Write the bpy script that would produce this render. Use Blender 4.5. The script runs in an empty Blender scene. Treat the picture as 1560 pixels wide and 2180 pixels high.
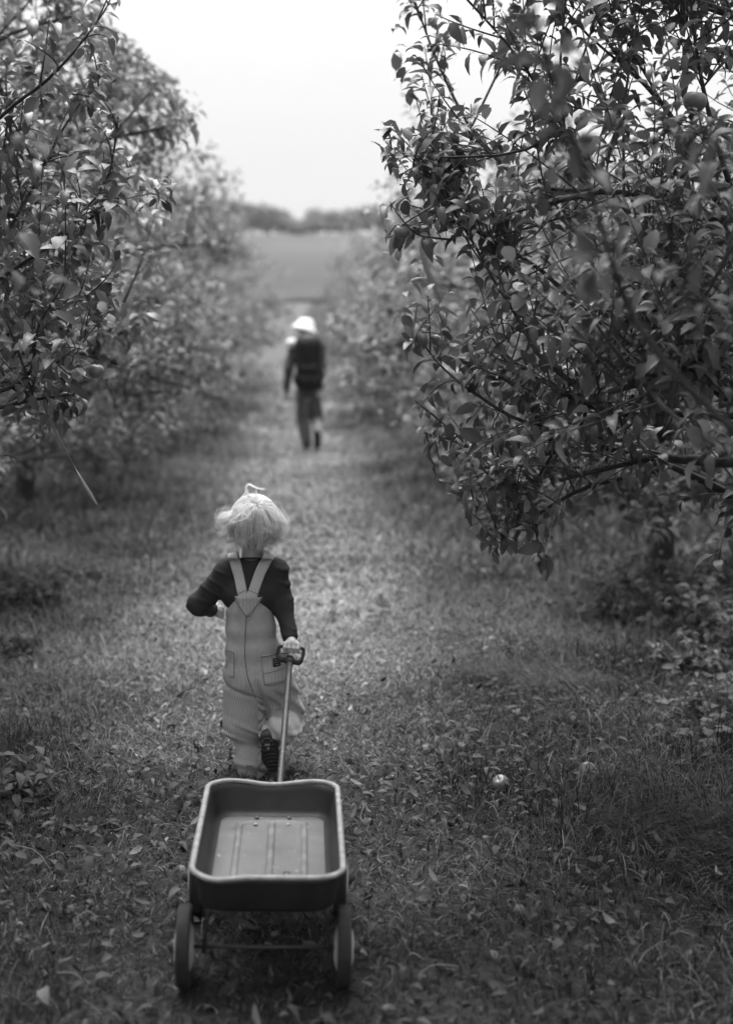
import bpy, bmesh, math, random
import numpy as np
from mathutils import Vector, Matrix

random.seed(7)
RNG = np.random.default_rng(7)
scene = bpy.context.scene
COL = scene.collection

# ------------------------------------------------------------------ camera
FPX = 3450.0                       # focal length in pixels of the 1560 x 2180 photograph
CAM_H = 1.6
PITCH = math.atan(450.0 / FPX)
cam = bpy.data.cameras.new('camera')
cam_o = bpy.data.objects.new('camera', cam)
COL.objects.link(cam_o)
cam_o.location = (0, 0, CAM_H)
cam_o.rotation_euler = (math.pi / 2 - PITCH, 0, 0)
cam.sensor_fit = 'VERTICAL'
cam.sensor_height = 24.0
cam.sensor_width = 24.0
cam.lens = 24.0 * FPX / 2180.0
cam.clip_start = 0.05
cam.clip_end = 3000
cam.dof.use_dof = True
cam.dof.focus_distance = 5.05
cam.dof.aperture_fstop = cam.lens / 1000 / 0.0285
scene.camera = cam_o

# ------------------------------------------------------------------ sky, sun, exposure
SUN_EL, SUN_AZ = 68.0, -12.0        # degrees; azimuth from +Y towards +X
world = bpy.data.worlds.new('World')
scene.world = world
world.use_nodes = True
wn, wl = world.node_tree.nodes, world.node_tree.links
wn.clear()
w_out = wn.new('ShaderNodeOutputWorld')
w_bg = wn.new('ShaderNodeBackground')
w_sky = wn.new('ShaderNodeTexSky')
w_sky.sky_type = 'NISHITA'
w_sky.sun_disc = False
w_sky.sun_elevation = math.radians(SUN_EL)
w_sky.sun_rotation = math.radians(SUN_AZ)
w_sky.air_density = 1.0
w_sky.dust_density = 4.0
w_bw = wn.new('ShaderNodeRGBToBW')
w_tc = wn.new('ShaderNodeTexCoord')
w_map = wn.new('ShaderNodeMapping')
w_map.inputs['Scale'].default_value = (1.0, 1.0, 2.5)
w_noise = wn.new('ShaderNodeTexNoise')
w_noise.inputs['Scale'].default_value = 1.6
w_noise.inputs['Detail'].default_value = 5
w_ramp = wn.new('ShaderNodeMapRange')
w_ramp.inputs['From Min'].default_value = 0.3
w_ramp.inputs['From Max'].default_value = 0.7
w_ramp.inputs['To Min'].default_value = 1.57
w_ramp.inputs['To Max'].default_value = 1.73
w_mix = wn.new('ShaderNodeMix')
w_mix.data_type = 'FLOAT'
w_mix.inputs[0].default_value = 0.965      # the cloud layer over the clear sky
wl.new(w_tc.outputs['Generated'], w_map.inputs['Vector'])
wl.new(w_map.outputs['Vector'], w_noise.inputs['Vector'])
wl.new(w_noise.outputs['Fac'], w_ramp.inputs['Value'])
wl.new(w_sky.outputs['Color'], w_bw.inputs['Color'])
wl.new(w_bw.outputs['Val'], w_mix.inputs[2])
# an overcast sky is brighter overhead than at the horizon: L = L0 (1 + 1.5 sin h)
w_sep = wn.new('ShaderNodeSeparateXYZ')
wl.new(w_tc.outputs['Generated'], w_sep.inputs[0])
w_m1 = wn.new('ShaderNodeMath'); w_m1.operation = 'MAXIMUM'; w_m1.inputs[1].default_value = 0.0
w_m2 = wn.new('ShaderNodeMath'); w_m2.operation = 'MULTIPLY_ADD'; w_m2.inputs[1].default_value = 1.5; w_m2.inputs[2].default_value = 1.0
w_m3 = wn.new('ShaderNodeMath'); w_m3.operation = 'MULTIPLY'
wl.new(w_sep.outputs['Z'], w_m1.inputs[0])
wl.new(w_m1.outputs[0], w_m2.inputs[0])
wl.new(w_m2.outputs[0], w_m3.inputs[0])
wl.new(w_ramp.outputs['Result'], w_m3.inputs[1])
wl.new(w_m3.outputs[0], w_mix.inputs[3])
wl.new(w_mix.outputs[0], w_bg.inputs['Color'])
w_bg.inputs['Strength'].default_value = 0.1
wl.new(w_bg.outputs['Background'], w_out.inputs['Surface'])

sun = bpy.data.lights.new('sun', 'SUN')
sun.energy = 1.5
sun.angle = math.radians(45)
sun.color = (1.0, 1.0, 1.0)
sun_o = bpy.data.objects.new('sun', sun)
COL.objects.link(sun_o)
_e, _a = math.radians(SUN_EL), math.radians(SUN_AZ)
_sd = Vector((math.cos(_e) * math.sin(_a), math.cos(_e) * math.cos(_a), math.sin(_e)))
sun_o.rotation_euler = _sd.to_track_quat('Z', 'Y').to_euler()
sun_o.location = (0, 0, 12)

scene.view_settings.view_transform = 'Standard'
scene.view_settings.look = 'None'
scene.view_settings.exposure = 2.2
scene.view_settings.gamma = 1.0
scene.view_settings.use_curve_mapping = False
scene.render.engine = 'CYCLES'
scene.cycles.max_bounces = 4
scene.cycles.diffuse_bounces = 2
scene.cycles.glossy_bounces = 2
scene.cycles.transmission_bounces = 4
scene.cycles.transparent_max_bounces = 4
scene.cycles.use_denoising = True
scene.cycles.use_adaptive_sampling = True
scene.cycles.adaptive_threshold = 0.02
scene.cycles.caustics_reflective = False
scene.cycles.caustics_refractive = False

# ------------------------------------------------------------------ picking places in the real world from the photograph
_ct, _st = math.cos(PITCH), math.sin(PITCH)
def _ray(px, py):
    u, v = (px - 780.0) / FPX, (1090.0 - py) / FPX
    return np.array((u, _ct + v * _st, -_st + v * _ct))
def P(px, py, Y):
    r = _ray(px, py)
    return np.array((0, 0, CAM_H)) + r * (Y / r[1])
def G(px, py, z=0.0):
    r = _ray(px, py)
    return np.array((0, 0, CAM_H)) + r * ((z - CAM_H) / r[2])
def project(p):
    p = np.asarray(p, float).reshape(-1, 3) - np.array((0, 0, CAM_H))
    d = p[:, 1] * _ct - p[:, 2] * _st
    up = p[:, 1] * _st + p[:, 2] * _ct
    d = np.where(np.abs(d) < 1e-6, 1e-6, d)
    return 780 + FPX * p[:, 0] / d, 1090 - FPX * up / d, d

# ------------------------------------------------------------------ helpers
def tag(o, label=None, cat=None, group=None, kind=None):
    for k, v in (('label', label), ('category', cat), ('group', group), ('kind', kind)):
        if v:
            o[k] = v
    return o

def empty(name, loc=(0, 0, 0), rz=0.0):
    o = bpy.data.objects.new(name, None)
    COL.objects.link(o)
    o.location = tuple(loc)
    o.rotation_euler = (0, 0, rz)
    o.empty_display_size = 0.1
    return o

def link(name, me, material=None, parent=None):
    o = bpy.data.objects.new(name, me)
    COL.objects.link(o)
    if material is not None and len(me.materials) == 0:
        me.materials.append(material)
    if parent is not None:
        o.parent = parent
    return o

def np_mesh(name, verts, faces, attrs=None, smooth=True):
    """verts (N,3); faces: list of integer arrays (M,k), k fixed per array."""
    verts = np.ascontiguousarray(verts, dtype=np.float32)
    faces = [np.asarray(f, dtype=np.int32) for f in faces if len(f)]
    me = bpy.data.meshes.new(name)
    me.vertices.add(len(verts))
    me.vertices.foreach_set('co', verts.ravel())
    nl = sum(f.size for f in faces)
    npoly = sum(len(f) for f in faces)
    me.loops.add(nl)
    me.polygons.add(npoly)
    me.loops.foreach_set('vertex_index', np.concatenate([f.ravel() for f in faces]))
    totals = np.concatenate([np.full(len(f), f.shape[1], np.int32) for f in faces])
    starts = np.concatenate([[0], np.cumsum(totals)[:-1]]).astype(np.int32)
    me.polygons.foreach_set('loop_start', starts)
    me.polygons.foreach_set('loop_total', totals)
    me.polygons.foreach_set('use_smooth', np.full(npoly, smooth, dtype=bool))
    me.update(calc_edges=True)
    for k, v in (attrs or {}).items():
        a = me.attributes.new(k, 'FLOAT', 'POINT')
        a.data.foreach_set('value', np.ascontiguousarray(v, dtype=np.float32))
    return me

class MB:
    """collects pieces (verts, faces, attrs) of one mesh"""
    def __init__(self):
        self.v, self.t, self.q, self.a, self.n = [], [], [], [], 0
    def add(self, v, tris=None, quads=None, tone=0.5):
        v = np.asarray(v, float).reshape(-1, 3)
        if tris is not None and len(tris):
            self.t.append(np.asarray(tris, np.int64) + self.n)
        if quads is not None and len(quads):
            self.q.append(np.asarray(quads, np.int64) + self.n)
        self.v.append(v)
        self.a.append(np.full(len(v), tone) if np.isscalar(tone) else np.asarray(tone, float))
        self.n += len(v)
        return self
    def mesh(self, name, smooth=True):
        f = []
        if self.t: f.append(np.concatenate(self.t))
        if self.q: f.append(np.concatenate(self.q))
        return np_mesh(name, np.concatenate(self.v), f, {'tone': np.concatenate(self.a)}, smooth)
    def obj(self, name, material, parent=None, smooth=True):
        return link(name, self.mesh(name, smooth), material, parent)

def nrm(v):
    v = np.asarray(v, float)
    n = np.linalg.norm(v, axis=-1, keepdims=True)
    return v / np.maximum(n, 1e-9)

def tube(mb, pts, radii, sides=6, tone=0.5, cap=True, flat=None):
    pts = np.asarray(pts, float)
    n = len(pts)
    radii = np.full(n, radii) if np.isscalar(radii) else np.asarray(radii, float)
    T = np.empty_like(pts)
    T[1:-1] = pts[2:] - pts[:-2]
    T[0], T[-1] = pts[1] - pts[0], pts[-1] - pts[-2]
    T = nrm(T)
    ref = np.array((0, 0, 1.0)) if abs(T[0][2]) < 0.9 else np.array((1.0, 0, 0))
    N = nrm(np.cross(T[0], ref))
    ang = np.linspace(0, 2 * math.pi, sides, endpoint=False)
    vs = []
    for i in range(n):
        N = nrm(N - T[i] * np.dot(N, T[i]))
        B = np.cross(T[i], N)
        k = 1.0 if flat is None else flat
        vs.append(pts[i] + radii[i] * (np.outer(np.cos(ang), N) + k * np.outer(np.sin(ang), B)))
    v = np.concatenate(vs)
    a = np.arange(sides)
    b = (a + 1) % sides
    q = np.concatenate([np.stack([i * sides + a, i * sides + b, (i + 1) * sides + b, (i + 1) * sides + a], 1) for i in range(n - 1)])
    tr = None
    if cap:
        v = np.concatenate([v, pts[:1], pts[-1:]])
        c0, c1 = n * sides, n * sides + 1
        tr = np.concatenate([np.stack([np.full(sides, c0), b, a], 1), np.stack([np.full(sides, c1), (n - 1) * sides + a, (n - 1) * sides + b], 1)])
    mb.add(v, tr, q, tone)

def smooth_path(pts, n):
    pts = np.asarray(pts, float)
    if len(pts) == 2:
        t = np.linspace(0, 1, n)[:, None]
        return pts[0] * (1 - t) + pts[1] * t
    ext = np.concatenate([[2 * pts[0] - pts[1]], pts, [2 * pts[-1] - pts[-2]]])
    out = []
    for t in np.linspace(0, len(pts) - 1, n):
        i = min(int(t), len(pts) - 2)
        f = t - i
        p0, p1, p2, p3 = ext[i], ext[i + 1], ext[i + 2], ext[i + 3]
        out.append(0.5 * ((2 * p1) + (-p0 + p2) * f + (2 * p0 - 5 * p1 + 4 * p2 - p3) * f * f + (-p0 + 3 * p1 - 3 * p2 + p3) * f ** 3))
    return np.array(out)

def fnoise(p, scale, seed=0):
    """cheap smooth 3-D noise from sines, about -1..1"""
    p = np.asarray(p, float) * scale
    x, y, z = p[..., 0] + seed * 1.7, p[..., 1] - seed * 2.3, p[..., 2] + seed * 0.9
    return (np.sin(1.1 * x + 1.7 * np.sin(0.7 * y + 0.3 * z)) + np.sin(1.3 * y + 1.5 * np.sin(0.8 * z + 0.6 * x) + 1.0)
            + np.sin(1.2 * z + 1.6 * np.sin(0.9 * x - 0.5 * y) + 2.0)) / 3.0

# ------------------------------------------------------------------ materials (the photograph is black and white: every colour is a grey)
def mat(name, v=0.2, rough=0.7, spec=0.4, var=0.0, vscale=20.0, bump=0.0, bscale=60.0, tone=0.0, translucent=0.0, back=None, metallic=0.0,
        stripes=None, objrand=0.0, detail=4, speck=None, scratch=0.0):
    m = bpy.data.materials.new(name)
    m.use_nodes = True
    nt = m.node_tree
    n, l = nt.nodes, nt.links
    b = n['Principled BSDF']
    out = n['Material Output']
    b.inputs['Roughness'].default_value = rough
    b.inputs['Specular IOR Level'].default_value = spec
    b.inputs['Metallic'].default_value = metallic
    tc = n.new('ShaderNodeTexCoord')
    def math_(op, a, c, clamp=False):
        k = n.new('ShaderNodeMath')
        k.operation = op
        k.use_clamp = clamp
        for i, s in enumerate((a, c)):
            if isinstance(s, (int, float)):
                k.inputs[i].default_value = s
            else:
                l.new(s, k.inputs[i])
        return k.outputs[0]
    val = n.new('ShaderNodeValue')
    val.outputs[0].default_value = v
    cur = val.outputs[0]
    if stripes:
        at = n.new('ShaderNodeAttribute')
        at.attribute_name = 'stripe'
        ph = math_('SINE', math_('MULTIPLY', at.outputs['Fac'], 2 * math.pi / stripes[0]), 0)
        mr = n.new('ShaderNodeMapRange')
        l.new(ph, mr.inputs['Value'])
        mr.inputs['From Min'].default_value = -0.45
        mr.inputs['From Max'].default_value = 0.45
        mr.inputs['To Min'].default_value = stripes[1]
        mr.inputs['To Max'].default_value = stripes[2]
        cur = mr.outputs['Result']
    if var:
        nz = n.new('ShaderNodeTexNoise')
        nz.inputs['Scale'].default_value = vscale
        nz.inputs['Detail'].default_value = detail
        l.new(tc.outputs['Object'], nz.inputs['Vector'])
        f = math_('ADD', math_('MULTIPLY', math_('SUBTRACT', nz.outputs['Fac'], 0.5), var * 3.0), 1.0)
        cur = math_('MULTIPLY', cur, math_('MAXIMUM', f, 0.1))
    if tone:
        at = n.new('ShaderNodeAttribute')
        at.attribute_name = 'tone'
        f = math_('ADD', math_('MULTIPLY', math_('SUBTRACT', at.outputs['Fac'], 0.5), tone), 1.0)
        cur = math_('MULTIPLY', cur, math_('MAXIMUM', f, 0.08))
    if objrand:
        oi = n.new('ShaderNodeObjectInfo')
        f = math_('ADD', math_('MULTIPLY', math_('SUBTRACT', oi.outputs['Random'], 0.5), objrand), 1.0)
        cur = math_('MULTIPLY', cur, f)
    if speck:
        nz = n.new('ShaderNodeTexNoise')
        nz.inputs['Scale'].default_value = speck[0]
        nz.inputs['Detail'].default_value = 6
        nz.inputs['Roughness'].default_value = 0.7
        l.new(tc.outputs['Object'], nz.inputs['Vector'])
        mr = n.new('ShaderNodeMapRange')
        l.new(nz.outputs['Fac'], mr.inputs['Value'])
        mr.inputs['From Min'].default_value = speck[1]
        mr.inputs['From Max'].default_value = speck[1] + 0.07
        mx = n.new('ShaderNodeMix')
        mx.data_type = 'FLOAT'
        l.new(mr.outputs['Result'], mx.inputs[0])
        l.new(cur, mx.inputs[2])
        mx.inputs[3].default_value = speck[2]
        cur = mx.outputs[0]
    if scratch:                     # fine lengthwise scuffs
        mp = n.new('ShaderNodeMapping')
        mp.inputs['Scale'].default_value = (90.0, 7.0, 1.0)
        mp.inputs['Rotation'].default_value = (0, 0, 0.12)
        l.new(tc.outputs['Object'], mp.inputs['Vector'])
        nz = n.new('ShaderNodeTexNoise')
        nz.inputs['Scale'].default_value = 1.0
        nz.inputs['Detail'].default_value = 8
        nz.inputs['Roughness'].default_value = 0.75
        l.new(mp.outputs['Vector'], nz.inputs['Vector'])
        f = math_('ADD', math_('MULTIPLY', math_('SUBTRACT', nz.outputs['Fac'], 0.5), scratch * 3.0), 1.0)
        cur = math_('MULTIPLY', cur, math_('MAXIMUM', f, 0.2))
    if back is not None:
        ge = n.new('ShaderNodeNewGeometry')
        f = math_('ADD', math_('MULTIPLY', ge.outputs['Backfacing'], back - 1.0), 1.0)
        cur = math_('MULTIPLY', cur, f)
    l.new(cur, b.inputs['Base Color'])
    if bump:
        nz = n.new('ShaderNodeTexNoise')
        nz.inputs['Scale'].default_value = bscale
        nz.inputs['Detail'].default_value = 5
        l.new(tc.outputs['Object'], nz.inputs['Vector'])
        bp = n.new('ShaderNodeBump')
        bp.inputs['Strength'].default_value = bump
        bp.inputs['Distance'].default_value = 0.01
        l.new(nz.outputs['Fac'], bp.inputs['Height'])
        l.new(bp.outputs['Normal'], b.inputs['Normal'])
    if translucent:
        tr = n.new('ShaderNodeBsdfTranslucent')
        l.new(cur, tr.inputs['Color'])
        ms = n.new('ShaderNodeMixShader')
        ms.inputs[0].default_value = translucent
        l.new(b.outputs[0], ms.inputs[1])
        l.new(tr.outputs[0], ms.inputs[2])
        l.new(ms.outputs[0], out.inputs['Surface'])
    return m

M = {
    'ground': mat('soil_and_moss', 0.04, 0.95, 0.1, var=0.5, vscale=1.1, bump=0.9, bscale=45, detail=9),
    'field': mat('far_field', 0.075, 0.9, 0.1, var=0.3, vscale=0.05),
    'crop': mat('far_crop', 0.06, 0.9, 0.1, var=0.3, vscale=0.06),
    'path': mat('pale_track', 0.105, 0.95, 0.1, var=0.2, vscale=0.6, bump=0.3),
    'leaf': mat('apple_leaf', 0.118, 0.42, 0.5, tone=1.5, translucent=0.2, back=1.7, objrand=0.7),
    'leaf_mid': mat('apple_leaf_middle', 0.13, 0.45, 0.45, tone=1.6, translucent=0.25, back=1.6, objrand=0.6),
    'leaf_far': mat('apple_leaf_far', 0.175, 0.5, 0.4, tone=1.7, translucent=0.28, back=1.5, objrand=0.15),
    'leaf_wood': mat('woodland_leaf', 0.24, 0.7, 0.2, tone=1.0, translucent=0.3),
    'bark': mat('bark', 0.055, 0.9, 0.2, var=0.4, vscale=30, bump=0.6, bscale=70),
    'twig': mat('young_bark', 0.075, 0.7, 0.3, var=0.3, vscale=40),
    'cutwood': mat('cut_wood', 0.5, 0.8, 0.2, var=0.2),
    'grass': mat('grass_blade', 0.17, 0.75, 0.12, tone=1.85, translucent=0.25),
    'litter': mat('fallen_leaf', 0.165, 0.8, 0.12, tone=1.7, translucent=0.1, objrand=1.1, var=0.15, vscale=40),
    'weed': mat('weed_leaf', 0.10, 0.65, 0.2, tone=1.3, translucent=0.25, back=1.3, objrand=0.6),
    'apple': mat('apple_skin', 0.17, 0.3, 0.5, var=0.25, vscale=25, objrand=0.3),
    'tape': mat('marking_tape', 0.34, 0.4, 0.5, translucent=0.3),
}

# ------------------------------------------------------------------ the ground
_PY = [-400, -20, 0, 8, 14, 21, 34, 45, 52, 60, 80, 110, 150, 220, 245, 300, 3000]
_PZ = [0, 0, 0, 0, -0.15, -0.32, -0.36, -0.36, -0.26, -0.1, 0.5, 1.35, 3.4, 10.0, 11.2, 11.5, 9.0]
def lane(y):
    return -0.12 - 0.038 * np.asarray(y, float)
def hz(x, y, bumps=True):
    x, y = np.asarray(x, float), np.asarray(y, float)
    z = np.interp(y, _PY, _PZ)
    if bumps:
        p = np.stack([x, y, np.zeros_like(x)], -1)
        off = np.abs(x - lane(y))
        k = np.clip((60 - y) / 20, 0, 1) * np.clip((off - 0.55) / 0.8, 0.12, 1)
        z = z + k * (0.04 * fnoise(p, 1.5, 1) + 0.024 * fnoise(p, 4.2, 2)) + 0.006 * fnoise(p, 11.0, 3) * np.clip((30 - y) / 20, 0, 1)
    return z

def sheet(xs, ys, lift=0.0, bumps=True):
    X, Y = np.meshgrid(xs, ys)
    Z = hz(X, Y, bumps) + lift
    nx = len(xs)
    v = np.stack([X, Y, Z], -1).reshape(-1, 3)
    i = np.arange(len(ys) - 1)[:, None] * nx + np.arange(nx - 1)[None]
    i = i.ravel()
    return v, np.stack([i, i + 1, i + nx + 1, i + nx], 1)

_xs = np.concatenate([[-900, -300, -120, -60, -30, -16, -10, -7], np.arange(-5, 4.01, 0.06), [6, 9, 16, 30, 60, 120, 300, 900]])
_ys = np.concatenate([[-400, -100, -40, -20, -10, -4, 0, 1.5, 2.4], np.arange(2.9, 14, 0.06), np.arange(14, 30, 0.25), np.arange(30, 60, 1.0),
                      np.arange(60, 300, 6.0), [300, 400, 700, 1500, 3000]])
v, q = sheet(_xs, _ys)
ground = link('ground', np_mesh('ground', v, [q]), M['ground'])
tag(ground, kind='structure')
# a pale track crossing behind the walker, the track that climbs on, and the fields on the rise
def strip(name, pts, widths, material, lift, n=40, across=6):
    c = smooth_path([(a, b, 0) for a, b in pts], n)
    w = np.interp(np.linspace(0, 1, n), np.linspace(0, 1, len(widths)), widths)
    T = nrm(np.gradient(c, axis=0))
    S = np.stack([T[:, 1], -T[:, 0], np.zeros(n)], 1)
    u = np.linspace(-0.5, 0.5, across)
    ragged = 1 + 0.12 * np.sin(np.arange(n) * 1.9)
    p = c[:, None] + S[:, None] * (u[None, :, None] * (w * ragged)[:, None, None])
    p[..., 2] = hz(p[..., 0], p[..., 1]) + lift
    i = (np.arange(n - 1)[:, None] * across + np.arange(across - 1)[None]).ravel()
    return tag(link(name, np_mesh(name, p.reshape(-1, 3), [np.stack([i, i + 1, i + across + 1, i + across], 1)]), material), kind='structure')
strip('cross_path', [(-26, 44), (-12, 44.6), (-2, 45), (6, 45), (22, 44)], [3.2, 3.4, 3.2, 3.2, 3.2], M['path'], 0.03)
strip('path', [(-3.6, 46.5), (-3.6, 56), (-4.3, 80), (-5.0, 112)], [2.2, 1.9, 2.2, 2.6], M['path'], 0.035)
v, q = sheet(np.linspace(-140, 140, 30), np.linspace(112, 160, 14), 0.25, False)
tag(link('field', np_mesh('field', v, [q]), M['crop']), kind='structure')
v, q = sheet(np.linspace(-180, 180, 30), np.linspace(160.5, 236, 16), 0.25, False)
tag(link('field', np_mesh('field', v, [q]), M['field']), kind='structure')

# ------------------------------------------------------------------ leaf shapes (unit length along +x, upper side +z)
def leaf_template(width, arch, fold, twist=0.0, petiole=0.22, curl=0.0):
    xs = [0.0, 0.22, 0.52, 0.80, 1.0]
    ws = [0.0, 0.40, 0.50, 0.31, 0.0]
    v, t = [], []
    def pt(x, s, w):
        y = s * w * width
        z = -arch * x * x + fold * abs(y) + 0.25 * arch * x
        z -= curl * abs(s) * w * 0.25
        a = twist * x
        y, z2 = y * math.cos(a), z + y * math.sin(a)
        return (x * (1 - 0.25 * arch * x), y, z2)
    v.append(pt(0, 0, 0))
    for i in (1, 2, 3):
        for s in (-1, 0, 1):
            v.append(pt(xs[i], s, ws[i]))
    v.append(pt(1, 0, 0))
    t += [(0, 1, 2), (0, 2, 3)]
    for i in (0, 1):
        a = 1 + 3 * i
        for s in (0, 1):
            t += [(a + s, a + 3 + s, a + 4 + s), (a + s, a + 4 + s, a + 1 + s)]
    t += [(7, 10, 8), (8, 10, 9)]
    if petiole:
        k = len(v)
        v += [(-petiole, 0.012, 0.02), (-petiole, -0.012, 0.02), (0.02, -0.014, 0.0), (0.02, 0.014, 0.0)]
        t += [(k, k + 1, k + 2), (k, k + 2, k + 3)]
    return np.array(v, float), np.array(t)
LEAVES = [leaf_template(0.47, 0.45, 0.45), leaf_template(0.42, 0.70, 0.6, 0.35), leaf_template(0.52, 0.28, 0.3, -0.3), leaf_template(0.40, 0.95, 0.7, -0.2), leaf_template(0.48, 0.58, 0.15, 0.5)]
def leaf_simple(width, arch):
    v = np.array([(0, 0, 0), (0.45, -0.5 * width, 0.03), (0.5, 0, -0.05 * arch), (0.45, 0.5 * width, 0.03), (1, 0, -arch * 0.6)], float)
    return v, np.array([(0, 1, 2), (0, 2, 3), (1, 4, 2), (2, 4, 3)])
LEAVES_FAR = [leaf_simple(0.55, 0.5), leaf_simple(0.62, 0.3)]
LEAF_MESH = []
for tv, tt in LEAVES:
    LEAF_MESH.append(np_mesh('leaf', tv, [tt], {'tone': np.full(len(tv), 0.5)}))
    LEAF_MESH[-1].materials.append(M['leaf'])

def scatter(templates, pos, X, Z, size, tone, idx=None, rng=RNG):
    """place templates at pos with x axis X and z axis near Z; returns verts, tris, tone"""
    n = len(pos)
    if idx is None:
        idx = rng.integers(0, len(templates), n)
    X = nrm(X)
    Y = nrm(np.cross(Z, X))
    Zo = np.cross(X, Y)
    V, T, A, base = [], [], [], 0
    for k, (tv, tt) in enumerate(templates):
        s = np.where(idx == k)[0]
        if not len(s):
            continue
        loc = tv[None] * size[s][:, None, None]
        w = pos[s][:, None] + loc[..., 0:1] * X[s][:, None] + loc[..., 1:2] * Y[s][:, None] + loc[..., 2:3] * Zo[s][:, None]
        V.append(w.reshape(-1, 3))
        T.append((tt[None] + (np.arange(len(s)) * len(tv))[:, None, None] + base).reshape(-1, 3))
        A.append(np.repeat(tone[s], len(tv)))
        base += len(s) * len(tv)
    return np.concatenate(V), np.concatenate(T), np.concatenate(A)

# ------------------------------------------------------------------ apple trees
class Tree:
    """skeleton of an orchard tree in its own coordinates (base at the origin)"""
    def __init__(self, seed, H=3.0, R=1.6, limbs=13, density=1.0, leaf=0.082, keep=None, zmin=0.6, vase=None, top=0.55):
        self.vase = vase
        self.r = np.random.default_rng(seed)
        self.limbs, self.twigs, self.L = [], [], []
        self.leaf, self.keep, self.density, self.zmin = leaf, keep, density, zmin
        r = self.r
        th = 0.55
        lead = smooth_path([(0, 0, -0.08), (0.02, 0.03, 0.3), (r.normal(0, .05), r.normal(0, .05), th), (r.normal(0, .1), r.normal(0, .1), 0.5 * H), (r.normal(0, .15), r.normal(0, .15), 0.85 * H)], 16)
        self.trunk = (lead, np.interp(np.linspace(0, 1, 16), [0, 0.06, 0.35, 1], [0.11, 0.085, 0.06, 0.012]))
        az0 = r.uniform(0, 6.28)
        for i in range(limbs):
            f = i / (limbs - 1.0)
            az = az0 + i * 2.39996 + r.normal(0, .2)
            z0 = 0.38 + f * (0.58 * H - 0.45)
            z1 = 0.32 * H * (0.75 + 0.25 * r.random()) + f * (0.6 * H)
            rad = R * (1.0 - top * max(0.0, f - 0.25)) * r.uniform(0.82, 1.05)
            d = np.array((math.cos(az), math.sin(az), 0))
            base = np.array([np.interp(z0, lead[:, 2], lead[:, 0]), np.interp(z0, lead[:, 2], lead[:, 1]), z0])
            side = np.array((-d[1], d[0], 0)) * r.normal(0, 0.14)
            p = smooth_path([base, base + d * rad * 0.35 + (0, 0, (z1 - z0) * 0.5 + 0.08) + side, base + d * rad * 0.7 + np.array((0, 0, (z1 - z0) * 0.85 + 0.06)) + side,
                             np.array((d[0] * rad, d[1] * rad, z1 - (0.12 if f < 0.4 else 0)))], 12)
            while len(p) > 4 and self.keep is not None and not self.keep(p[-1]):
                p = p[:-1]
            self.limb(p, 0.034 - 0.016 * f, 5 + int(3 * (1 - f)))
        self.branch_shoots(lead[9:], 7, 0.45)
    def skirt(self, n, rad, z, seed=0):
        """low branches that droop towards the grass"""
        for k in range(n):
            a = seed + k * 6.283 / n + self.r.normal(0, 0.15)
            d = np.array((math.cos(a), math.sin(a), 0))
            rr = rad * self.r.uniform(0.75, 1.1)
            self.limb(smooth_path([(0, 0, 0.42), d * rr * 0.5 + (0, 0, 0.62), d * rr + (0, 0, z)], 8), 0.016, 6, shoot_len=0.26)
    def ok(self, p):
        if self.vase is not None and math.hypot(p[0], p[1]) > self.vase[0] + self.vase[1] * (p[2] - 0.3): return False
        return p[2] > self.zmin and (self.keep is None or self.keep(p))
    def limb(self, p, r0, nb, shoot_len=0.42, shoots=6):
        r = self.r
        self.limbs.append((p, np.linspace(r0, r0 * 0.28, len(p))))
        self.branch_shoots(p[len(p) // 3:], int(7 * self.density), shoot_len)
        for j in range(nb):
            t = r.uniform(0.28, 0.98)
            i = t * (len(p) - 1)
            k = min(int(i), len(p) - 2)
            b = p[k] + (p[k + 1] - p[k]) * (i - k)
            T = nrm(p[k + 1] - p[k])
            d = nrm(T * 0.6 + r.normal(0, 0.62, 3) + (0, 0, 0.22))
            ln = r.uniform(0.3, 0.62)
            e = b + d * ln + (0, 0, r.uniform(-0.06, 0.14))
            if not self.ok(e):
                continue
            q = smooth_path([b, b + d * ln * 0.5 + r.normal(0, 0.025, 3), e], 6)
            self.twigs.append((q, np.linspace(r0 * 0.42, 0.0035, 6)))
            self.branch_shoots(q, int(shoots * self.density), shoot_len)
    def branch_shoots(self, p, n, ln0):
        r = self.r
        for j in range(n):
            i = r.uniform(0.15, 1.0) * (len(p) - 1)
            k = min(int(i), len(p) - 2)
            b = p[k] + (p[k + 1] - p[k]) * (i - k)
            T = nrm(p[k + 1] - p[k])
            if r.random() < 0.42:
                d = nrm(T * 0.4 + r.normal(0, 0.8, 3) + (0, 0, 0.25))
                self.shoot(b, d, r.uniform(0.03, 0.07), 0.0, spur=True)
            else:
                d = nrm(T * 0.55 + r.normal(0, 0.5, 3) + (0, 0, 0.55))
                self.shoot(b, d, ln0 * r.uniform(0.5, 1.25), 0.06)
    def shoot(self, b, d, ln, bend=0.06, spur=False, spacing=0.024, size=None):
        r = self.r
        n = 3 if spur else 6
        bendv = r.normal(0, bend, 3)
        t = np.linspace(0, 1, n)[:, None]
        pts = b + d * ln * t + bendv * t * t
        if not self.ok(pts[-1]):
            return
        self.stem(pts, 0.0022 if spur else 0.0032, spur, spacing, size)
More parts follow.
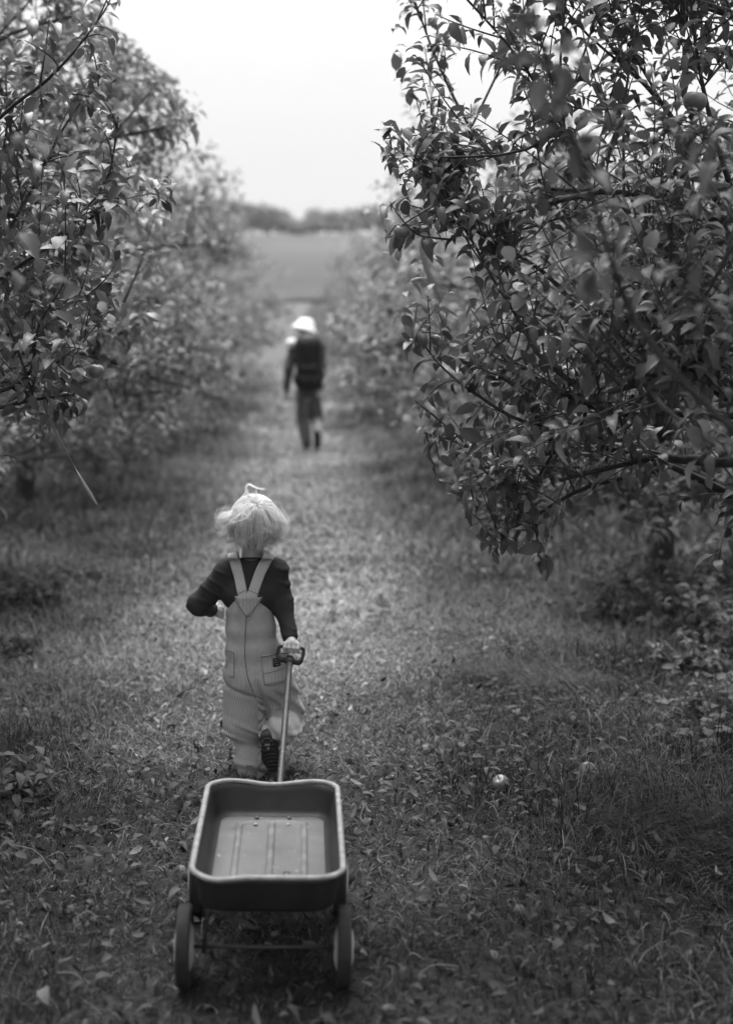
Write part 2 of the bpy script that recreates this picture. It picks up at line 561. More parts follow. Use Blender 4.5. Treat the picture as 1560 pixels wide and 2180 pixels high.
    def stem(self, pts, rad, spur=False, spacing=0.024, size=None):
        r = self.r
        self.twigs.append((pts, np.linspace(rad, rad * 0.5, len(pts))))
        seg = np.linalg.norm(np.diff(pts, axis=0), axis=1)
        ln = seg.sum()
        m = int(r.integers(4, 7)) if spur else max(4, int(ln / spacing))
        t = np.linspace(0.3 if spur else 0.12, 1.0, m)
        cum = np.concatenate([[0], np.cumsum(seg)]) / max(ln, 1e-6)
        pos = np.stack([np.interp(t, cum, pts[:, c]) for c in range(3)], 1)
        T = nrm(pts[-1] - pts[0])
        ref = np.array((0, 0, 1.0)) if abs(T[2]) < 0.9 else np.array((1.0, 0, 0))
        N = nrm(np.cross(T, ref))
        B = np.cross(T, N)
        ph = r.uniform(0, 6.28) + np.arange(m) * 2.39996 + r.normal(0, 0.25, m)
        R = np.cos(ph)[:, None] * N + np.sin(ph)[:, None] * B
        fwd = np.where(t > 0.9, 1.0, 0.55)[:, None]
        X = nrm(T * fwd + R * 0.85 + np.array((0, 0, -0.12)) + r.normal(0, 0.16, (m, 3)))
        Z = nrm(np.array((0, 0, 1.0)) * 0.8 + T * 0.45 + r.normal(0, 0.28, (m, 3)))
        s = (size or self.leaf) * r.uniform(0.5, 1.2, m) * np.where(t > 0.93, 0.65, 1.0) * np.where(t < 0.3, 0.8, 1.0)
        self.L.append((pos + X * (s * 0.22)[:, None], X, Z, s))
    def leaves(self):
        return [np.concatenate([a[i] for a in self.L]) for i in range(4)]
    def prune(self, base, outside):
        """cut back shoots and leaves that would hang over the open lane"""
        self.twigs = [t for t in self.twigs if not outside(t[0] + base).any()]
        def trim(p):
            n = len(p)
            while n > 4 and outside(p[n - 1:n] + base)[0]:
                n -= 1
            return n
        self.limbs = [(p[:trim(p)], r[:trim(p)]) for p, r in self.limbs]
        L = []
        for pos, X, Z, s in self.L:
            k = ~outside(pos + X * (s * 0.6)[:, None] + base)
            if k.any():
                L.append((pos[k], X[k], Z[k], s[k]))
        self.L = L

def plant(tree, base, name, label, cat='tree', group='apple trees in the orchard rows', n_parts=0, far=False, tone_seed=0, leafmat='leaf'):
    """link one tree: trunk, branches, twigs, foliage and its largest leaves"""
    base = np.asarray(base, float)
    root = empty(name, base)
    tag(root, label, cat, group)
    mb = MB()
    tube(mb, tree.trunk[0], tree.trunk[1], 9)
    mb.obj('trunk', M['bark'], root)
    for p, rr in tree.limbs:
        mb = MB()
        tube(mb, p, rr, 7)
        mb.obj('branch', M['bark'], root)
    mb = MB()
    for p, rr in tree.twigs:
        tube(mb, p, rr, 4 if not far else 3, cap=False)
    tag(mb.obj('twigs', M['twig'], root), kind='stuff')
    pos, X, Z, s = tree.leaves()
    r = np.random.default_rng(100 + tone_seed)
    n = len(pos)
    tone = np.clip(r.normal(0.5, 0.17, n), 0, 1)
    idx = r.integers(0, len(LEAVES), n)
    chosen = np.zeros(n, bool)
    if n_parts:
        px, py, d = project(pos + base)
        ok = (px > 5) & (px < 1555) & (py > 5) & (py < 2170) & (d > 0.3)
        big = np.where(ok, s / np.maximum(d, 0.1), 0)
        order = np.argsort(-big)[:n_parts]
        chosen[order[big[order] > 0]] = True
        Xn = nrm(X[chosen])
        Yn = nrm(np.cross(Z[chosen], Xn))
        Zn = np.cross(Xn, Yn)
        for p_, x_, y_, z_, s_, i_ in zip(pos[chosen], Xn, Yn, Zn, s[chosen], idx[chosen]):
            o = bpy.data.objects.new('leaf', LEAF_MESH[i_])
            COL.objects.link(o)
            o.parent = root
            m = Matrix.Identity(4)
            for c in range(3):
                m[c][0], m[c][1], m[c][2], m[c][3] = x_[c] * s_, y_[c] * s_, z_[c] * s_, p_[c]
            o.matrix_local = m
    k = ~chosen
    v, t, a = scatter(LEAVES_FAR if far else LEAVES, pos[k], X[k], Z[k], s[k], tone[k], (idx[k] % len(LEAVES_FAR)) if far else idx[k])
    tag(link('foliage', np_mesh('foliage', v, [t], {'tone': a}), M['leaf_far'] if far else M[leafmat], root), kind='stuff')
    return root

def row_left(y): return np.array((float(lane(y)) - 2.36, y, float(hz(lane(y) - 2.36, y))))
def row_right(y): return np.array((float(lane(y)) + 2.13, y, float(hz(lane(y) + 2.13, y))))
def keep_out(base, left_lim=None, right_lim=None, ymin=None):
    def f(p):
        w = base + p
        if left_lim is not None and w[0] - lane(w[1]) < left_lim: return False
        if right_lim is not None and w[0] - lane(w[1]) > right_lim: return False
        if ymin is not None and w[1] < ymin: return False
        return True
    return f
def drawn(tree, base, path, r0, nb, n=14, **k):
    """a limb through places seen in the photograph, each with its own distance"""
    p = smooth_path([np.asarray(P(*q)) - base for q in path], n)
    tree.limb(p, r0, nb, **k)
def sprig(tree, base, path, rad=0.0035, n=8, spacing=0.024, size=None):
    p = smooth_path([np.asarray(P(*q)) - base for q in path], n)
    tree.stem(p, rad, False, spacing, size)

# --- the big tree on the right, a few steps ahead
b = row_right(5.2)
t = Tree(11, 3.3, 1.6, 18, 1.65, 0.072, keep_out(b, left_lim=0.62, ymin=3.9))
t.keep = None
drawn(t, b, [(1700, 960, 5.25), (1560, 985, 5.2), (1400, 975, 5.15), (1310, 992, 5.1), (1190, 1022, 5.05)], 0.021, 2, shoots=4)
drawn(t, b, [(1720, 860, 5.3), (1540, 888, 5.2), (1430, 880, 5.1), (1330, 882, 5.0), (1240, 860, 4.95), (1180, 830, 4.9)], 0.015, 4)
drawn(t, b, [(1640, 900, 5.3), (1500, 810, 4.9), (1448, 717, 4.7), (1380, 640, 4.6)], 0.022, 5)
drawn(t, b, [(1240, 830, 4.9), (1150, 760, 4.95), (1110, 690, 5.0), (1050, 595, 5.05), (1000, 505, 5.1), (905, 355, 5.15)], 0.009, 3, shoot_len=0.3)
drawn(t, b, [(1240, 900, 5.1), (1120, 900, 5.2), (1000, 830, 5.3), (930, 770, 5.4), (880, 700, 5.45)], 0.008, 2, shoot_len=0.2)
drawn(t, b, [(1400, 1000, 5.3), (1240, 1040, 5.3), (1120, 1110, 5.3), (1060, 1130, 5.3)], 0.010, 5, shoot_len=0.22)
drawn(t, b, [(1240, 850, 5.1), (1240, 900, 5.2), (1180, 960, 5.3), (1130, 1060, 5.35), (1150, 1180, 5.3)], 0.008, 4, shoot_len=0.2)
drawn(t, b, [(1300, 560, 5.6), (1180, 450, 5.8), (1090, 370, 6.0), (1000, 270, 6.1), (930, 130, 6.2), (875, -20, 6.2)], 0.012, 5, shoot_len=0.22, shoots=7)
drawn(t, b, [(1560, 500, 5.3), (1430, 250, 5.4), (1300, 100, 5.5), (1250, -30, 5.5)], 0.012, 5, shoot_len=0.32)
drawn(t, b, [(1560, 420, 5.0), (1510, 250, 5.0), (1480, 100, 5.0), (1465, -40, 5.0)], 0.010, 5, shoot_len=0.3)
drawn(t, b, [(1300, 760, 5.0), (1180, 600, 5.1), (1060, 520, 5.2), (960, 470, 5.2), (860, 480, 5.2)], 0.009, 5, shoot_len=0.28)
drawn(t, b, [(1500, 640, 4.9), (1360, 480, 5.0), (1240, 330, 5.1), (1160, 220, 5.2)], 0.012, 6, shoot_len=0.3)
sprig(t, b, [(1000, 450, 5.1), (930, 375, 5.05), (880, 320, 5.0), (845, 285, 5.0)], spacing=0.02, size=0.095)
sprig(t, b, [(960, 510, 5.1), (890, 500, 5.05), (850, 460, 5.0), (830, 430, 5.0)], spacing=0.02, size=0.095)
sprig(t, b, [(1180, 330, 5.6), (1110, 180, 5.6), (1075, 60, 5.6)], spacing=0.026)
sprig(t, b, [(1200, 280, 5.4), (1150, 130, 5.4), (1140, 40, 5.4)], spacing=0.026)
sprig(t, b, [(930, 900, 5.4), (925, 930, 5.4), (935, 980, 5.4)], spacing=0.02)
_RB = ([-400, 0, 60, 130, 200, 262, 268, 350, 395, 415, 560, 570, 640, 690, 800, 900, 1000, 1060, 1130, 1215, 1225],
       [830, 820, 835, 845, 870, 890, 812, 815, 880, 800, 822, 880, 850, 835, 860, 885, 910, 965, 1000, 1060, 3000])
def r_out(w):
    px, py, d = project(w)
    return (px < np.interp(py, *_RB)) & (w[:, 1] < 7.5)
# added limbs, unseen above the picture, put over the lane to shade the near ground
def added_shade_limb(tree, base, pts, nb=6):
    tree.limb(smooth_path([np.asarray(q, float) - base for q in pts], 12), 0.022, nb, shoot_len=0.35, shoots=7)
added_shade_limb(t, b, [(1.75, 5.0, 1.9), (1.2, 4.6, 2.75), (0.5, 4.3, 3.0), (-0.2, 4.2, 3.05)], 9)
added_shade_limb(t, b, [(1.75, 5.3, 2.0), (1.3, 5.6, 2.9), (0.7, 5.4, 3.25), (0.0, 5.2, 3.35)], 9)
t.prune(b, r_out)
def thin(tree, base, keepf):
    tw, L = [], []
    for q in tree.L:
        if tree.r.random() < keepf(q[0].mean(0) + base):
            L.append(q)
    tree.L = L
    tree.twigs = [q for q in tree.twigs if tree.r.random() < keepf(q[0][-1] + base) + 0.15]
thin(t, b, lambda w: float(np.interp(project(w)[1][0], [-60, 0, 260, 420], [1.0, 0.72, 0.78, 1.0])))
pr = plant(t, b, 'apple_tree', 'large dense apple tree filling the right side, bare low limbs reaching towards the lane', n_parts=300, tone_seed=1)
TREE_R = b

# --- the tree behind it with its trunk in view
b = row_right(9.1)
t = Tree(23, 3.1, 1.7, 16, 1.25, 0.084, keep_out(b, left_lim=0.95), zmin=0.2)
_R9 = ([-400, 0, 250, 300, 450, 600, 800, 900, 1000, 1100, 1250, 1400], [2500, 2500, 2500, 1200, 830, 870, 905, 925, 1010, 1120, 1180, 1180])
for ang_ in (3.4, 4.0, 4.5, 5.0, 5.6):
    t.limb(smooth_path([(0, 0, 0.42), (0.45 * math.cos(ang_), 0.45 * math.sin(ang_), 0.62), (1.0 * math.cos(ang_), 1.0 * math.sin(ang_), 0.52)], 8), 0.016, 6, shoot_len=0.25)
t.prune(b, lambda w: project(w)[0] < np.interp(project(w)[1], *_R9))
plant(t, b, 'apple_tree', 'apple tree behind the big right-hand tree, dark trunk showing under its leaves', n_parts=200, tone_seed=2)

# --- the tree at the right edge close to the camera: out-of-focus shoots
b = row_right(1.9)
t = Tree(31, 3.2, 1.25, 13, 1.0, 0.086, lambda p, b=b: (b[0] + p[0]) > 0.245 * (b[1] + p[1]) + 0.22, zmin=1.0)
t.keep = None
drawn(t, b, [(1700, 1050, 2.95), (1440, 800, 2.9), (1340, 660, 2.9), (1290, 520, 2.85), (1225, 310, 2.85), (1165, 130, 2.8), (1110, -60, 2.8)], 0.0075, 0, n=16, shoot_len=0.0)
p0 = [np.asarray(P(*q)) - b for q in [(1340, 660, 2.9), (1290, 520, 2.85), (1225, 310, 2.85), (1165, 130, 2.8), (1110, -60, 2.8)]]
t.stem(smooth_path(p0, 12), 0.004, False, 0.03, 0.072)
added_shade_limb(t, b, [(1.9, 2.0, 1.8), (1.3, 2.4, 2.5), (0.6, 2.8, 2.75), (0.0, 3.1, 2.85)], 9)
added_shade_limb(t, b, [(1.9, 1.8, 1.8), (1.3, 1.6, 2.4), (0.6, 1.5, 2.7), (0.0, 1.4, 2.8)], 9)
added_shade_limb(t, b, [(1.9, 2.3, 1.8), (1.4, 3.1, 2.6), (0.9, 3.6, 2.85), (0.4, 3.8, 2.95)], 9)
for _k in range(5):
    added_shade_limb(t, b, [(1.9, 2.0, 1.9), (1.2, 1.6 + 0.55 * _k, 2.75 + 0.05 * _k), (0.5, 1.5 + 0.62 * _k, 3.0 + 0.06 * _k), (-0.2, 1.45 + 0.66 * _k, 3.05 + 0.08 * _k)], 11)
t.prune(b, lambda w: (w[:, 2] > 1.6 + 0.187 * w[:, 1] - 0.02) & (w[:, 2] < 1.6 + 0.187 * w[:, 1] + 0.15) & (np.abs(w[:, 0]) < 0.24 * w[:, 1]) & (w[:, 1] < 2.4))
sprig(t, b, [(1640, 420, 2.9), (1540, 330, 2.9), (1470, 300, 2.9)], size=0.075)
sprig(t, b, [(1640, 720, 2.9), (1500, 640, 2.9), (1400, 560, 2.9)], size=0.075)
plant(t, b, 'apple_tree', 'close out-of-focus apple tree whose long blurred shoot rises at the upper right', n_parts=120, tone_seed=3)

# --- left row
b = row_left(5.4)
t = Tree(41, 3.2, 1.6, 16, 1.5, 0.078, keep_out(b, right_lim=-0.85), zmin=1.0)
t.keep = None
drawn(t, b, [(-260, 500, 5.4), (0, 250, 5.2), (90, 180, 5.1), (150, 120, 5.0), (185, 75, 5.0)], 0.008, 0, shoot_len=0.14)
sprig(t, b, [(150, 120, 5.0), (190, 70, 5.0), (225, 20, 5.0), (248, -30, 5.0)], spacing=0.032)
drawn(t, b, [(-300, 800, 5.4), (-40, 620, 5.2), (110, 520, 5.1), (200, 460, 5.1), (260, 430, 5.1)], 0.009, 3, shoot_len=0.2)
drawn(t, b, [(-300, 900, 5.4), (-60, 850, 5.2), (60, 800, 5.1), (80, 700, 5.1), (140, 600, 5.1)], 0.010, 5, shoot_len=0.25)
drawn(t, b, [(-300, 920, 5.4), (-60, 880, 5.3), (80, 850, 5.2), (160, 840, 5.2)], 0.010, 4, shoot_len=0.16)
drawn(t, b, [(-300, 760, 5.6), (-40, 560, 5.6), (60, 420, 5.6), (120, 300, 5.6), (170, 220, 5.6)], 0.010, 4, shoot_len=0.22)
drawn(t, b, [(-320, 700, 5.9), (-60, 600, 5.9), (60, 560, 5.9), (150, 480, 5.9)], 0.010, 6, shoot_len=0.25)
drawn(t, b, [(-320, 820, 5.9), (-60, 740, 5.9), (60, 700, 5.9), (150, 700, 5.9)], 0.010, 6, shoot_len=0.22)
sprig(t, b, [(110, 660, 5.1), (170, 640, 5.1), (220, 600, 5.0), (245, 565, 5.0)], size=0.08)
sprig(t, b, [(-60, 1000, 5.2), (0, 970, 5.2), (40, 975, 5.2)], size=0.07)
_LB = ([-400, 0, 60, 130, 200, 300, 370, 380, 450, 470, 560, 640, 720, 800, 870, 905, 940, 960, 1050, 1060],
       [265, 258, 245, 245, 250, 260, 300, 375, 370, 270, 255, 250, 200, 185, 195, 190, 20, 55, 45, -3000])
def l_out(w):
    px, py, d = project(w)
    return px > np.interp(py, *_LB)
added_shade_limb(t, b, [(-2.5, 5.2, 1.9), (-1.8, 4.7, 2.8), (-1.1, 4.5, 3.05), (-0.5, 4.4, 3.15)], 9)
t.prune(b, lambda w: l_out(w) & (project(w)[1] > -5))
plant(t, b, 'apple_tree', 'near apple tree at the left edge with arching shoots and marking tape', n_parts=300, tone_seed=4)
b = row_left(2.3)
t = Tree(43, 3.1, 1.2, 13, 1.0, 0.086, lambda p, b=b: (b[0] + p[0]) < -0.245 * (b[1] + p[1]) - 0.22, zmin=1.0)
t.keep = None
sprig(t, b, [(-300, 560, 3.0), (-80, 420, 3.0), (40, 330, 3.0), (110, 250, 3.0)], size=0.075, spacing=0.03)
sprig(t, b, [(-300, 760, 3.1), (-90, 690, 3.1), (30, 640, 3.1), (120, 590, 3.1)], size=0.075, spacing=0.03)
sprig(t, b, [(-250, 480, 3.4), (-40, 560, 3.4), (40, 470, 3.4), (60, 400, 3.4)], size=0.075, spacing=0.03)
added_shade_limb(t, b, [(-2.3, 2.3, 1.8), (-1.6, 2.6, 2.5), (-0.9, 2.9, 2.8), (-0.3, 3.2, 2.9)], 9)
added_shade_limb(t, b, [(-2.3, 2.1, 1.8), (-1.6, 1.9, 2.45), (-0.9, 1.9, 2.7), (-0.4, 1.8, 2.8)], 9)
for _k in range(5):
    added_shade_limb(t, b, [(-2.3, 2.3, 1.9), (-1.6, 1.7 + 0.55 * _k, 2.75 + 0.05 * _k), (-0.9, 1.5 + 0.62 * _k, 3.0 + 0.06 * _k), (-0.3, 1.4 + 0.66 * _k, 3.08 + 0.08 * _k)], 11)
t.keep = keep_out(b, right_lim=-0.9)
plant(t, b, 'apple_tree', 'closest apple tree at the left edge, only its blurred leaves in view', n_parts=80, tone_seed=5)
b = row_left(8.3)
t = Tree(45, 3.7, 2.1, 20, 1.6, 0.082, None, zmin=0.45, top=0.25)
t.skirt(8, 1.5, 0.75)
_L8 = ([-400, 0, 60, 100, 200, 300, 500, 700, 800, 880, 905, 930, 935], [120, 215, 255, 300, 395, 425, 400, 330, 270, 220, 200, 170, 20])
t.prune(b, lambda w: project(w)[0] > np.interp(project(w)[1], *_L8))
plant(t, b, 'apple_tree', 'second apple tree along the left row, its shoots showing against the sky', n_parts=200, tone_seed=6, leafmat='leaf_mid')
b = row_left(11.4)
t = Tree(47, 3.7, 2.2, 20, 1.6, 0.084, None, zmin=0.3, top=0.25)
t.skirt(10, 1.7, 0.5)
_L11 = ([-400, 80, 190, 320, 500, 700, 800, 880, 915, 950, 955], [120, 235, 415, 490, 510, 490, 465, 430, 380, 260, 200])
t.prune(b, lambda w: project(w)[0] > np.interp(project(w)[1], *_L11))
plant(t, b, 'apple_tree', 'third apple tree along the left row, thick with leaves and softly blurred', n_parts=150, tone_seed=8, leafmat='leaf_mid')
b = row_left(17.4)
t = Tree(53, 3.4, 2.0, 18, 1.1, 0.094, keep_out(b, right_lim=-0.55), zmin=0.22, vase=(1.3, 1.2), top=0.3)
t.skirt(9, 1.5, 0.42)
plant(t, b, 'apple_tree', 'apple tree on the left with a dark forked trunk beneath a shadowed crown', n_parts=0, tone_seed=7, leafmat='leaf_mid')

# --- the rest of both rows: copies of three far trees
protos = []
for k, (sd, H_, R_) in enumerate(((61, 3.3, 1.85), (67, 3.4, 1.8), (71, 3.2, 1.9))):
    t = Tree(sd, H_, R_, 16, 1.05, 0.105, None, zmin=0.2, vase=(1.15, 1.1), top=0.3)
    t.skirt(9, 1.25, 0.4)
    protos.append(t)
_far_mesh = {}
def far_tree(k, base, rz, sc, label, group='apple trees in the orchard rows'):
    root = empty('apple_tree', base, rz)
    root.scale = (sc, sc, sc)
    tag(root, label, 'tree', group)
    if k not in _far_mesh:
        t = protos[k]
        mb = MB()
        tube(mb, t.trunk[0], t.trunk[1], 7)
        for p, rr in t.limbs:
            tube(mb, p, rr, 5, cap=False)
        for p, rr in t.twigs[::3]:
            tube(mb, p, rr, 3, cap=False)
        pos, X, Z, s = t.leaves()
        r = np.random.default_rng(300 + k)
        v, tt, a = scatter(LEAVES_FAR, pos, X, Z, s, np.clip(r.normal(0.5, 0.18, len(pos)), 0, 1))
        _far_mesh[k] = (mb.mesh('trunk'), np_mesh('crown', v, [tt], {'tone': a}))
    tm, cm = _far_mesh[k]
    link('trunk', tm, M['bark'], root)
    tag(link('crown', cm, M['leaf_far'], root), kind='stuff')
    return root
ORD = 'first second third fourth fifth sixth seventh eighth ninth tenth eleventh twelfth'.split()
for i, y in enumerate((14.4, 20.3, 23.4, 26.5, 29.6, 32.8, 36.0, 39.4)):
    bb = row_left(y) + np.array((RNG.normal(-0.05, 0.1), 0, 0))
    far_tree(i % 3, bb, RNG.uniform(0, 6.28), RNG.uniform(0.95, 1.08), 'blurred apple tree in the left row beyond the third, %s of these going away' % ORD[i])
for j, y in enumerate((50, 54, 58, 63, 69, 76, 84, 93)):
    bb = row_left(y) + np.array((-1.1 - 0.035 * (y - 50), 0, 0))
    far_tree((i + j) % 3, bb, RNG.uniform(0, 6.28), RNG.uniform(0.95, 1.1), 'far hazy apple tree beyond the cross track, %s of those left of the pale path' % ORD[j])
for i, y in enumerate((12.5, 15.7, 18.9, 22.1, 25.3, 28.5, 31.8, 35.2, 38.6)):
    bb = row_right(y) + np.array(((0.14 if y < 17 else 0.36) + RNG.normal(0, 0.06), 0, 0))
    far_tree((i + 1) % 3, bb, RNG.uniform(0, 6.28), RNG.uniform(0.9, 0.98), 'blurred apple tree in the right row beyond the dark trunk, %s of these going away' % ORD[i])
for j, y in enumerate((50, 54, 58, 63, 69, 76, 84, 93)):
    bb = row_right(y) + np.array((0.9, 0, 0))
    far_tree((i + j) % 3, bb, RNG.uniform(0, 6.28), RNG.uniform(0.95, 1.15), 'far hazy apple tree beyond the cross track, %s of those right of the pale path' % ORD[j])
# the next rows stand outside these two
for k, y in enumerate((4.0, 9.5, 15, 21, 27, 34)):
    far_tree(k % 3, (float(lane(y)) - 6.6, y + 0.8, float(hz(-6, y))), 0.7 * k, 1.1, 'apple tree in the next row to the left, %s from the near end' % ('first second third fourth fifth sixth'.split()[k]))
    far_tree((k + 1) % 3, (float(lane(y)) + 6.5, y, float(hz(6, y))), 1.9 * k, 1.1, 'apple tree in the next row to the right, %s from the near end' % ('first second third fourth fifth sixth'.split()[k]))

# ------------------------------------------------------------------ trees far away on the rise
def wood_tree_mesh(seed, n=3500):
    r = np.random.default_rng(seed)
    blobs = [(r.uniform(-0.28, 0.28), r.uniform(-0.28, 0.28), r.uniform(0.25, 0.8), r.uniform(0.14, 0.24)) for _ in range(14)]
    pos = []
    for _ in range(n):
        bx, by, bz, br = blobs[r.integers(len(blobs))]
        d = nrm(r.normal(0, 1, 3))
        pos.append((bx + d[0] * br, by + d[1] * br, bz + d[2] * br * 0.8))
    pos = np.array(pos)
    X = nrm(r.normal(0, 1, (n, 3)))
    Z = nrm(r.normal(0, 0.5, (n, 3)) + (0, 0, 1))
    v, t, a = scatter(LEAVES_FAR, pos, X, Z, r.uniform(0.06, 0.12, n), np.clip(r.normal(0.5, 0.2, n), 0, 1), rng=r)
    mb = MB()
    tube(mb, [(0, 0, -0.05), (0.01, 0, 0.3), (0, 0.02, 0.75)], [0.035, 0.025, 0.008], 7)
    for k in range(6):
        a0 = k * 1.05
        tube(mb, [(0, 0, 0.28 + 0.05 * k), (0.14 * math.cos(a0), 0.14 * math.sin(a0), 0.42 + 0.05 * k), (0.28 * math.cos(a0), 0.28 * math.sin(a0), 0.55 + 0.05 * k)], [0.014, 0.009, 0.003], 5)
    return mb.mesh('trunk'), np_mesh('crown', v, [t], {'tone': a})
WOOD = [wood_tree_mesh(s) for s in (3, 5, 8)]
_n = 0
def wood_tree(px, Y, h, label, sx=1.0):
    global _n
    x = P(px, 500, Y)[0]
    o = empty('field_tree', (x, Y, float(hz(x, Y)) - 0.1), _n * 1.1)
    o.scale = (h * sx, h * sx, h)
    tm, cm = WOOD[_n % 3]
    link('trunk', tm, M['bark'], o)
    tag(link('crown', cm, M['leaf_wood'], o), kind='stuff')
    tag(o, label, 'tree', 'trees far off on the rise')
    _n += 1
ordn = 'first second third fourth fifth sixth seventh eighth ninth tenth eleventh twelfth thirteenth fourteenth'.split()
for k, (px, h) in enumerate(((455, 5.6), (496, 4.6), (538, 5.2), (574, 4.6), (604, 3.0), (640, 2.3), (664, 3.0), (697, 4.4), (728, 3.6), (762, 4.6), (803, 5.2), (846, 4.6))):
    wood_tree(px, 236 + 11 * math.sin(k * 2.1), h, 'small hazy tree on the skyline of the rise, %s from the left' % ordn[k], 1.5)
wood_tree(428, 66, 6.6, 'tall soft-edged tree rising behind the left row against the sky', 0.62)


# ------------------------------------------------------------------ solid shapes from distance fields (people, hat, bag)
def cap(a, b, ra, rb=None, flat=None):
    return ('cap', np.asarray(a, float), np.asarray(b, float), ra, ra if rb is None else rb, flat)
def ell(c, r):
    return ('ell', np.asarray(c, float), np.asarray(r, float))
def chain(pts, radii):
    return [cap(pts[i], pts[i + 1], radii[i], radii[i + 1]) for i in range(len(pts) - 1)]
def sdf_prim(p, pr):
    if pr[0] == 'cap':
        _, a, b, ra, rb, _f = pr
        ab = b - a
        t = np.clip(((p - a) @ ab) / max(ab @ ab, 1e-9), 0, 1)
        d = p - (a + t[..., None] * ab)
        return np.sqrt((d * d).sum(-1)) - (ra + (rb - ra) * t)
    _, c, r = pr
    q = (p - c) / r
    k0 = np.sqrt((q * q).sum(-1))
    return (k0 - 1.0) * r.min()
def sdf_eval(p, prims, k):
    d = np.full(p.shape[:-1], 1e3)
    for pr in prims:
        e = sdf_prim(p, pr)
        h = np.clip(0.5 + 0.5 * (d - e) / k, 0, 1)
        d = d * (1 - h) + e * h - k * h * (1 - h)
    return d
def prim_bounds(prims, pad):
    lo, hi = [], []
    for pr in prims:
        if pr[0] == 'cap':
            r = max(pr[3], pr[4])
            lo.append(np.minimum(pr[1], pr[2]) - r); hi.append(np.maximum(pr[1], pr[2]) + r)
        else:
            lo.append(pr[1] - pr[2]); hi.append(pr[1] + pr[2])
    return np.min(lo, 0) - pad, np.max(hi, 0) + pad
def surface_nets(prims, k, lo, hi, h, grow=0.0, disp=None, clip=None):
    n = np.ceil((hi - lo) / h).astype(int) + 1
    ax = [lo[i] + h * np.arange(n[i]) for i in range(3)]
    F = np.full(n, 1.0, np.float64)
    for pr in prims:                      # each shape only where it matters
        l1, h1 = prim_bounds([pr], max(k, grow) + 0.012 + 4 * h)
        i0 = np.maximum(((l1 - lo) / h).astype(int), 0)
        i1 = np.minimum(((h1 - lo) / h).astype(int) + 2, n)
        sl = tuple(slice(i0[i], i1[i]) for i in range(3))
        g = np.stack(np.meshgrid(ax[0][sl[0]], ax[1][sl[1]], ax[2][sl[2]], indexing='ij'), -1)
        e = sdf_prim(g, pr)
        d = F[sl]
        t = np.clip(0.5 + 0.5 * (d - e) / k, 0, 1)
        F[sl] = d * (1 - t) + e * t - k * t * (1 - t)
    F -= grow
    if disp is not None or clip is not None:
        idx = np.argwhere(F < 0.02)
        p = lo + h * idx
        f = F[tuple(idx.T)]
        if disp is not None: f = f - disp(p)
        if clip is not None: f = np.maximum(f, clip(p))
        F[tuple(idx.T)] = f
    c = [F[i:n[0] - 1 + i, j:n[1] - 1 + j, k:n[2] - 1 + k] for i in (0, 1) for j in (0, 1) for k in (0, 1)]
    neg = sum((x < 0).astype(np.int8) for x in c)
    cells = np.argwhere((neg > 0) & (neg < 8))
    ids = -np.ones(neg.shape, np.int64)
    ids[tuple(cells.T)] = np.arange(len(cells))
    vals = np.stack([x[tuple(cells.T)] for x in c], 1)
    corners = np.array([(i, j, k) for i in (0, 1) for j in (0, 1) for k in (0, 1)], float)
    acc = np.zeros((len(cells), 3)); cnt = np.zeros(len(cells))
    for a in range(8):
        for b in range(a + 1, 8):
            if np.abs(corners[a] - corners[b]).sum() != 1: continue
            va, vb = vals[:, a], vals[:, b]
            m = (va < 0) != (vb < 0)
            t = va[m] / (va[m] - vb[m])
            acc[m] += corners[a] + t[:, None] * (corners[b] - corners[a])
            cnt[m] += 1
    V = lo + h * (cells + acc / cnt[:, None])
    Q = []
    S = F < 0
    for d in range(3):
        a, b = [(1, 2), (2, 0), (0, 1)][d]
        s0 = [slice(0, n[i] - 1) for i in range(3)]
        s1 = list(s0)
        s1[d] = slice(1, n[d])
        x = S[tuple(s0)] != S[tuple(s1)]
        e = np.argwhere(x)
        e = e[(e[:, a] > 0) & (e[:, b] > 0)]
        flip = S[tuple(s0)][tuple(e.T)]
        def idc(da, db):
            q = e.copy(); q[:, a] -= da; q[:, b] -= db
            return ids[tuple(q.T)]
        q = np.stack([idc(0, 0), idc(1, 0), idc(1, 1), idc(0, 1)], 1)
        q[~flip] = q[~flip][:, ::-1]
        Q.append(q)
    Q = np.concatenate(Q)
    Q = Q[(Q >= 0).all(1)]
    return V, Q[:, ::-1] if False else Q
def blob(name, prims, k, h, material, parent, clip=None, disp=None, attr=None, grow=0.0):
    lo, hi = prim_bounds(prims, k + grow + 3 * h)
    def fn(p):
        d = sdf_eval(p, prims, k) - grow
        if disp is not None: d = d - disp(p)
        if clip is not None: d = np.maximum(d, clip(p))
        return d
    V, Q = surface_nets(prims, k, lo, hi, h, grow, disp, clip)
    at = attr(V) if attr else None
    return link(name, np_mesh(name, V, [Q], at), material, parent), (lambda p: fn(np.asarray(p, float)))
def drop_on(fn, x, z, y0, y1, n=160):
    """first surface hit walking from y0 to y1 at each (x, z)"""
    x, z = np.asarray(x, float), np.asarray(z, float)
    ys = np.linspace(y0, y1, n)
    p = np.stack([np.broadcast_to(x[..., None], x.shape + (n,)), np.broadcast_to(ys, x.shape + (n,)), np.broadcast_to(z[..., None], x.shape + (n,))], -1)
    d = fn(p)
    hit = d < 0
    idx = np.where(hit.any(-1), hit.argmax(-1), n // 2)
    return ys[idx]
